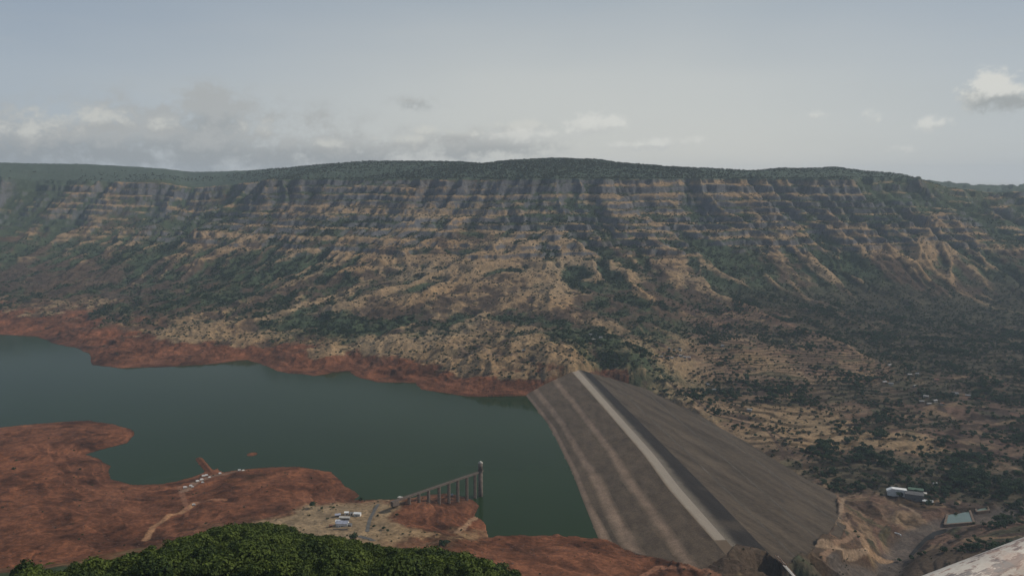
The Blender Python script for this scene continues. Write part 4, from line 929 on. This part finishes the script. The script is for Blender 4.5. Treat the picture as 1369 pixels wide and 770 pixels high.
m_leafF = leaf_material('forest_leaves', (.009,.024,.006), (.105,.138,.022)); m_leafV = leaf_material('valley_leaves', (.012,.030,.012), (.044,.078,.028)); m_leafB = leaf_material('scrub_leaves', (.030,.042,.020), (.078,.086,.040))
def crown_mesh(name, m, nleaf, rad, hgt, zc, size, seed, lobes=7):
    r = np.random.default_rng(seed); L = []
    for k in range(lobes):
        a = r.random()*6.28; d = rad*(.2+.42*r.random()); L.append((d*math.cos(a), d*math.sin(a), zc+(r.random()-.4)*hgt*.7, rad*(.38+.28*r.random())))
    L.append((0, 0, zc+.1*hgt, rad*.6))
    V_ = []; F_ = []
    for k in range(nleaf):
        l = L[r.integers(len(L))]; v = r.normal(size=3); v /= np.linalg.norm(v); v[2] = v[2] if v[2] > -.55 else -v[2]
        rr = l[3]*(.72+.38*r.random()); c = np.array(l[:3]) + v*rr*np.array([1, 1, hgt/rad*.85])
        nrm = v + r.normal(size=3)*.45; nrm /= np.linalg.norm(nrm); a = np.cross(nrm, r.normal(size=3)); a /= np.linalg.norm(a); b = np.cross(nrm, a)
        s = size*(.6+.8*r.random()); i0 = len(V_); V_ += [c-a*s*.5, c+b*s*.42+nrm*s*.12, c+a*s*.5, c-b*s*.42+nrm*s*.06]; F_.append((i0, i0+1, i0+2, i0+3))
    return mesh_from(name, V_, F_, (m,))
def trunk_mesh(name, h, r0, seed, limbs=4):
    r = random.Random(seed); m = MB(); m.cyl((0,0,-1.5), (0.15*h*r.uniform(-.4,.4), .1, h*.6), r0, r0*.6, 7, False)
    for k in range(limbs):
        a = r.uniform(0, 6.28); m.cyl((0, 0, h*r.uniform(.35, .55)), (math.cos(a)*h*.3, math.sin(a)*h*.3, h*r.uniform(.75, .95)), r0*.45, r0*.15, 5, False)
    return m.mesh(name, m_bark, True)
def tree_proto(kind, mleaf, nleaf, rad, hgt, zc, size, seed, trunk_h, r0):
    o = empty(kind, (0,0,0)); obj('crown', crown_mesh('crown', mleaf, nleaf, rad, hgt, zc, size, seed), o); obj('trunk', trunk_mesh('trunk', trunk_h, r0, seed), o); return o
forestP = [tree_proto('forest_tree', m_leafF, 1150, 4.6, 3.6, 6.0, .78, s_, 8.0, .28) for s_ in (1, 2, 3, 4, 5, 6)]
valleyP = [tree_proto('field_tree', m_leafV, 260, 4.4, 3.6, 5.2, 1.7, s_, 7.0, .26) for s_ in (11, 12, 13, 14)]
bushP = [tree_proto('bush', m_leafB, 60, 2.0, 1.3, 1.2, 1.25, s_, 1.8, .08) for s_ in (21, 22, 23)]
used = set()
def put(protos, loc, sc, label, cat, group):
    k = random.randrange(len(protos)); p = protos[k]; rz = random.uniform(0, 6.28); s3 = (sc*random.uniform(.9,1.12), sc*random.uniform(.9,1.12), sc*random.uniform(.85,1.2))
    if p.name not in used:
        used.add(p.name); p.location = loc; p.rotation_euler = (0,0,rz); p.scale = s3; o = p; o['label'] = label
    else: o = copy_thing(p, loc, rz, s3, label)
    tag(o, label, cat, group); return o
def project(x, y, z):
    f_ = y*math.cos(PITCH) - (z-H)*math.sin(PITCH); up_ = y*math.sin(PITCH) + (z-H)*math.cos(PITCH); return 684.5 + F*x/f_, 385 - F*up_/f_
EDGE = [(-300,770),(0,765),(60,753),(119,749),(149,748),(179,740),(209,727),(254,715),(287,703),(329,700),(367,698),(391,703),(396,711),(435,715),(474,721),(505,728),(526,731),(552,733),(591,735),(617,740),(656,749),(682,760),(697,772),(720,800),(2000,900)]
fr = []
yy = 325.0
while yy < 640:
    xx = -0.66*yy - 10
    while xx < 0.1*yy+30:
        px = xx+random.uniform(-2.4, 2.4); py = yy+random.uniform(-2.4, 2.4); gz = float(ground(px, py)[0]); sc = random.choice([.6, .75, .9, 1.0, 1.1, 1.3, 1.55])*random.uniform(.92, 1.08)
        u, v = project(px, py, gz+8.2*sc)
        if v > np.interp(u, [e[0] for e in EDGE], [e[1] for e in EDGE]) + random.uniform(-1, 4) and v < 792 and u > -70: fr.append((px, py, gz, sc, v))
        xx += 6.2
    yy += 6.0
print('forest trees', len(fr))
fr.sort(key=lambda q: q[1])
vis = [q for q in fr if q[4] < 778]; hid = [q for q in fr if q[4] >= 778]
ind = vis[:200]; rest = vis[200:] + hid
for q in ind: put(forestP, (q[0], q[1], q[2]-.5), q[3], 'bushy dark green tree in the near rows of the dense forest, %s' % ('left end' if q[0] < -150 else 'left of centre' if q[0] < -75 else 'centre' if q[0] < -20 else 'right end'), 'tree', 'trees in the near rows of the hill forest')
def points_stuff(name, pts, protos, label, sink=.4):
    """pts: x y z scale ; crown meshes of standing trees set on points"""
    pts = np.array(pts); me_ = bpy.data.meshes.new(name); me_.vertices.add(len(pts)); me_.vertices.foreach_set('co', np.c_[pts[:, :2], pts[:, 2]-sink].astype(np.float32).ravel())
    a_ = me_.attributes.new('size', 'FLOAT', 'POINT'); a_.data.foreach_set('value', pts[:, 3].astype(np.float32))
    o = obj(name, me_); ng = bpy.data.node_groups.new(name, 'GeometryNodeTree')
    ng.interface.new_socket('Geometry', in_out='INPUT', socket_type='NodeSocketGeometry'); ng.interface.new_socket('Geometry', in_out='OUTPUT', socket_type='NodeSocketGeometry')
    N = ng.nodes; Lk = ng.links; gi = N.new('NodeGroupInput'); go = N.new('NodeGroupOutput'); ip = N.new('GeometryNodeInstanceOnPoints'); jg = N.new('GeometryNodeJoinGeometry')
    for p in protos:
        oi = N.new('GeometryNodeObjectInfo'); oi.transform_space = 'ORIGINAL'; oi.inputs['Object'].default_value = next((c for c in p.children if c.name.startswith('crown')), p) if hasattr(p, 'children') and p.children else p
        oi.inputs['As Instance'].default_value = True; Lk.new(oi.outputs['Geometry'], jg.inputs[0])
    rv_ = N.new('FunctionNodeRandomValue'); rv_.data_type = 'FLOAT_VECTOR'; rv_.inputs[1].default_value = (0, 0, 6.283)
    na = N.new('GeometryNodeInputNamedAttribute'); na.data_type = 'FLOAT'; na.inputs['Name'].default_value = 'size'
    ri = N.new('FunctionNodeRandomValue'); ri.data_type = 'INT'; ri.inputs[4].default_value = 0; ri.inputs[5].default_value = 97; ri.inputs['Seed'].default_value = 3
    mp = N.new('GeometryNodeMeshToPoints'); Lk.new(gi.outputs[0], mp.inputs[0]); Lk.new(mp.outputs[0], ip.inputs['Points']); Lk.new(jg.outputs[0], ip.inputs['Instance'])
    ip.inputs['Pick Instance'].default_value = True; Lk.new(ri.outputs[2], ip.inputs['Instance Index']); Lk.new(rv_.outputs[0], ip.inputs['Rotation']); Lk.new(na.outputs['Attribute'], ip.inputs['Scale']); Lk.new(ip.outputs[0], go.inputs[0])
    md = o.modifiers.new('scatter', 'NODES'); md.node_group = ng; return tag(o, label, kind='stuff')
points_stuff('forest', [(q[0], q[1], q[2], q[3]) for q in rest], forestP, 'dense green forest canopy covering the hill spur')
# single trees of the valley and camp
TR = [(418,680,1.05,'dark round tree','left of the works camp at the edge of the red bank'),(483,671,.75,'narrow dark tree','on the shore right behind the works camp'),(592,733,1.0,'dark tree','standing out of the forest edge below the red bank'),(597,729,.9,'small dark tree','at the forest edge, just right of the dark tree'),(473,722,1.0,'tree','at the forest edge beside the brown roofed hut'),(446,680,.5,'small bush like tree','behind the camp huts'),(430,682,.5,'small tree','between the round tree and the camp'),
      (500,706,.5,'small shrubby tree','left of a row of three right of the grey road'),(513,708,.55,'small shrubby tree','in the middle of the row of three right of the grey road'),(518,711,.5,'small shrubby tree','right of the row of three right of the grey road'),(526,681,.6,'small shrubby tree','below the land end of the footbridge'),(531,691,.5,'small shrubby tree','on the slope where tan grass meets red earth')]
for u, v, sc, what, wh in TR:
    p = hit(u, v); put(valleyP, tuple(p), sc, '%s %s' % (what, wh), 'tree', None)
CL = [(1106,603,24,22,1.25,'tree in the dark clump beside the bare tan field right of the dam'),(1100,596,8,14,1.2,'tree in the dark clump beside the bare tan field right of the dam'),(1090,630,3,5,1.0,'tree in the left group close to the toe of the dam'),(1112,634,5,7,1.1,'tree in the right group close to the toe of the dam'),(1168,616,30,26,1.3,'tree in the broad clump in the middle of the valley'),(1150,605,10,14,1.2,'tree at the left of the broad valley clump'),(1140,573,16,22,1.2,'tree in the line above the bare tan field'),(1130,590,6,12,1.1,'tree at the lower edge of the bare tan field'),(1210,632,16,22,1.2,'tree in the group above the white powerhouse'),(1175,583,14,18,1.2,'tree right of the upper corner of the bare tan field'),
      (932,532,10,9,1.1,'dark tree touching the downstream slope of the dam'),(945,527,12,10,1.2,'dark tree just behind those touching the downstream slope'),(975,530,14,16,1.2,'dark tree in the grove right of the downstream slope'),(1000,515,16,20,1.2,'dark tree in the line above the canal road, left part'),(1025,535,14,16,1.1,'dark tree right beside the canal road'),(1045,520,14,22,1.1,'dark tree in the line above the canal road, middle part'),(1070,525,12,18,1.1,'dark tree in the line above the canal road, right part'),(1265,660,10,10,1.2,'tree right of the powerhouse and turbine hall'),(1300,650,22,30,1.3,'tree in the dark green grove right of the powerhouse'),(1350,655,16,25,1.3,'tree at the right edge in the dark green grove'),(1320,620,12,30,1.2,'tree scattered in the dark ploughed fields far right'),(1250,600,12,25,1.2,'tree scattered in the fields above the powerhouse')]
ct = []
for u, v, n_, spr, sc, wh in CL:
    for k in range(n_):
        uu = u+random.gauss(0, spr*.5); vv2 = v+random.gauss(0, spr*.22); p = hit(uu, vv2)
        if inside(np.array([p[0]]), np.array([p[1]]), foot)[0]: continue
        put(valleyP, tuple(p), sc*random.uniform(.7, 1.25), wh, 'tree', wh)
# scattered lesser trees and scrub: positions follow the green ground
pg = ST[..., 1]; inv = (np.abs(A2) < 0.56) & (R2 > 900) & (R2 < 5600) & (fo > 6) & ((z > 0.8) | ((c_ > 20) & (sd > 60)))
pw = np.where(inv & (R2 < 4700), (0.08 + pg*1.0 + 0.25*ST[..., 0])*(1-0.93*sstep(ST[..., 2], .3, .8))*(1-0.9*steep), 0); 
pw[:, :] *= (np.clip((R2-700)/1500, .15, 1.6)); clump = np.clip(0.35 + 1.6*fbm(x, y, 70, 4, 301, .6), 0.02, 3)
def scatter(nn, wmap, s0, s1, seed):
    r = np.random.default_rng(seed); w_ = (wmap/wmap.sum()).ravel(); k = r.choice(w_.size, nn, p=w_, replace=True); i, j = np.unravel_index(k, wmap.shape)
    a = AZ[i]+(r.random(nn)-.5)*0.0012; q = RR[j]+(r.random(nn)-.5)*4; px = q*np.sin(a); py = q*np.cos(a); return np.c_[px, py, ground(px, py), s0+(s1-s0)*r.random(nn)**1.8]
camp = at_z(470, 700, 20)[:2]; notcamp = np.clip((np.hypot(x-camp[0], y-camp[1])-60)/20, .03, 1)*sstep(np.hypot(x-hit(1170,700)[0], y-hit(1170,700)[1]), 90, 180)
pts = scatter(70000, (pw + .18*inv*(z > 25)*(R2 < 4000)*(1-steep))*(clump+.25)*notcamp*(R2 > 1400), .5, 1.9, 5)
points_stuff('scrub', pts, bushP, 'low grey green scrub dotted over the slopes', .2)
wt = pw*(1-.75*right)*clump**1.7*np.clip(pg*1.4 + .3*right*low, 0, 1)*notcamp*(R2 > 1250)*((z < 300))
pts = scatter(9500, wt, .55, 1.15, 6); points_stuff('woodland', pts, valleyP, 'scattered small dark trees over the valley and lower slopes', .3)
vt = inv*right*low*notcamp*(R2 > 1250)*(R2 < 3000)*np.clip(.25+2.2*fbm(x, y, 95, 4, 303, .62), .03, 3)**2.2*(1-.93*sstep(W[0], .65, .85))*(.5+(R2/1800)**2)
pts = scatter(4300, vt, .5, 1.15, 16); points_stuff('field_trees', pts, valleyP, 'small dark trees dotted along the field terraces of the valley', .3)
pts = scatter(9000, inv*plat*(z > 440)*1.0, 1.4, 2.8, 8); points_stuff('plateau_woodland', pts, bushP, 'dark woodland covering the plateau top', .3)
bw = scatter(900, inv*(R2 < 1500)*(1-0.8*ST[..., 2])*notcamp*(fo > 6), .3, .8, 9); points_stuff('low_bushes', bw, bushP, 'sparse low bushes near the shore', .1)
# four single bushes so each kind stands somewhere
for (u, v), nm_ in zip([(505,690), (414,690), (438,694)], ['right of the grey road on the tan knoll', 'left edge of the tan knoll below the round tree', 'just left of the works camp']):
    p = hit(u, v); k = len([1 for b_ in bushP if b_.name in used]); b_ = bushP[k]; used.add(b_.name); b_.location = tuple(p); tag(b_, 'low grey green bush ' + nm_, 'bush')
for P_ in forestP + valleyP:
    if P_.name not in used: print('UNUSED', P_.name)
# boulders on the red banks
m_rock = mat('red_stone', (.10,.055,.04), .9, .35, .4, .1)
rb = []
for s_ in range(3):
    bm = bmesh.new(); bmesh.ops.create_icosphere(bm, subdivisions=1, radius=1); r_ = random.Random(s_)
    for v_ in bm.verts: v_.co *= r_.uniform(.65, 1.15); v_.co.z *= .6
    me_ = bpy.data.meshes.new('boulder'); bm.to_mesh(me_); bm.free(); me_.materials.append(m_rock)
    p = hit(*[(205,655),(150,675),(700,728)][s_]); o = obj('boulder', me_, None, tuple(p)); o.scale = (1.6,)*3; rb.append(tag(o, 'single dark red boulder ' + ['just below the inlet shore on the left peninsula', 'in the middle of the left red peninsula', 'on the red bank between forest and lake'][s_], 'boulder'))
pts = scatter(5000, inv*(ST[..., 2] > .5)*(y < 1700)*np.clip(fbm(x, y, 40, 4, 311)+.15, 0, 1)*1.0, .25, 1.3, 10); points_stuff('stones', pts, rb, 'dark red stones strewn over the bare banks', .1)
print('trees', time.time()-T0)
# ------------------------------------------------------------------ viewpoint railing in the foreground
pm = bpy.data.materials.new('peeling_rail_paint'); pm.use_nodes = True; t = NT(pm.node_tree); b = t.n['Principled BSDF']
P = t.new('ShaderNodeTexCoord').outputs['Object']; Ps = t.vm('MULTIPLY', P, (.2, 1, 1))
big = t.noise(Ps, 40, 6, .7); fine = t.noise(Ps, 160, 6, .7); pat = t.noise(P, 14, 4, .6)
cA = t.ramp(fine, [(.30, (.30,.25,.22)), (.50, (.42,.39,.34)), (.72, (.50,.475,.42))])
cB = t.ramp(big, [(.40, (.16,.07,.045)), (.52, (.30,.20,.16)), (.62, (.10,.09,.09))])
mk = t.rng(t.m('ADD', big, t.m('MULTIPLY', t.m('SUBTRACT', fine, .5), .6)), .52, .60)
cc_ = t.mix(mk, cA, cB); cc_ = t.mix(t.rng(pat, .56, .64), cc_, t.mix(.3, cc_, (.30,.14,.08)))
t.put(b.inputs['Base Color'], cc_); b.inputs['Roughness'].default_value = .6
bp = t.new('ShaderNodeBump'); t.put(bp.inputs['Height'], t.m('ADD', big, t.m('MULTIPLY', fine, .3))); bp.inputs['Distance'].default_value = .002; bp.inputs['Strength'].default_value = .8; t.l.new(bp.outputs[0], b.inputs['Normal'])
q0 = Vector(at_y(1250.5, 803, .88)); q1 = Vector(at_y(1384.5, 738, .98)); q1.z = q0.z
dq_ = (q1-q0).normalized(); dq_.z = 0; dq_.normalize()
# tune far end so the bar stays level
ra = empty('railing', (q0.x, q0.y, 448.45), math.atan2(dq_.y, dq_.x)); tag(ra, 'weathered pipe railing with peeling white paint close in the lower right corner', 'railing')
zr = q0.z-448.45
def tube(name, p, q, r, n=40, seg=60):
    V_ = []; F_ = []; p = Vector(p); q = Vector(q); d = (q-p).normalized(); a = Vector((0,0,1)) if abs(d.z) < .9 else Vector((1,0,0)); c = d.cross(a).normalized(); a = c.cross(d)
    for i in range(seg+1):
        for k in range(n):
            th = 2*math.pi*k/n; V_.append(p+(q-p)*i/seg+(a*math.cos(th)+c*math.sin(th))*r)
    for i in range(seg):
        for k in range(n): F_.append((i*n+k, (i+1)*n+k, (i+1)*n+(k+1)%n, i*n+(k+1)%n))
    F_.append(tuple(range(n))); F_.append(tuple(range(seg*n+n-1, seg*n-1, -1))); return mesh_from(name, V_, F_, (pm,), True)
RAD = .027
obj('top_rail', tube('top_rail', (-1.2,0,zr), (2.6,0,zr), RAD), ra)
obj('lower_rail', tube('lower_rail', (-1.2,0,zr-.5), (2.6,0,zr-.5), .02, 20), ra)
for xx in (-1.0, .85, 2.5): obj('post', tube('post', (xx,0,0), (xx,0,zr-RAD*.8), .022, 20, 20), ra)
te = MB().box(-3.5,-1.8,446.0,3.5,.85,448.45).build('viewpoint_terrace', m_conc); te.rotation_euler = (0,0,math.atan2(dq_.y, dq_.x)*0.0); tag(te, 'concrete floor of the viewpoint terrace', kind='structure')
te.scale = (1,1,1)
print('script done', time.time()-T0)
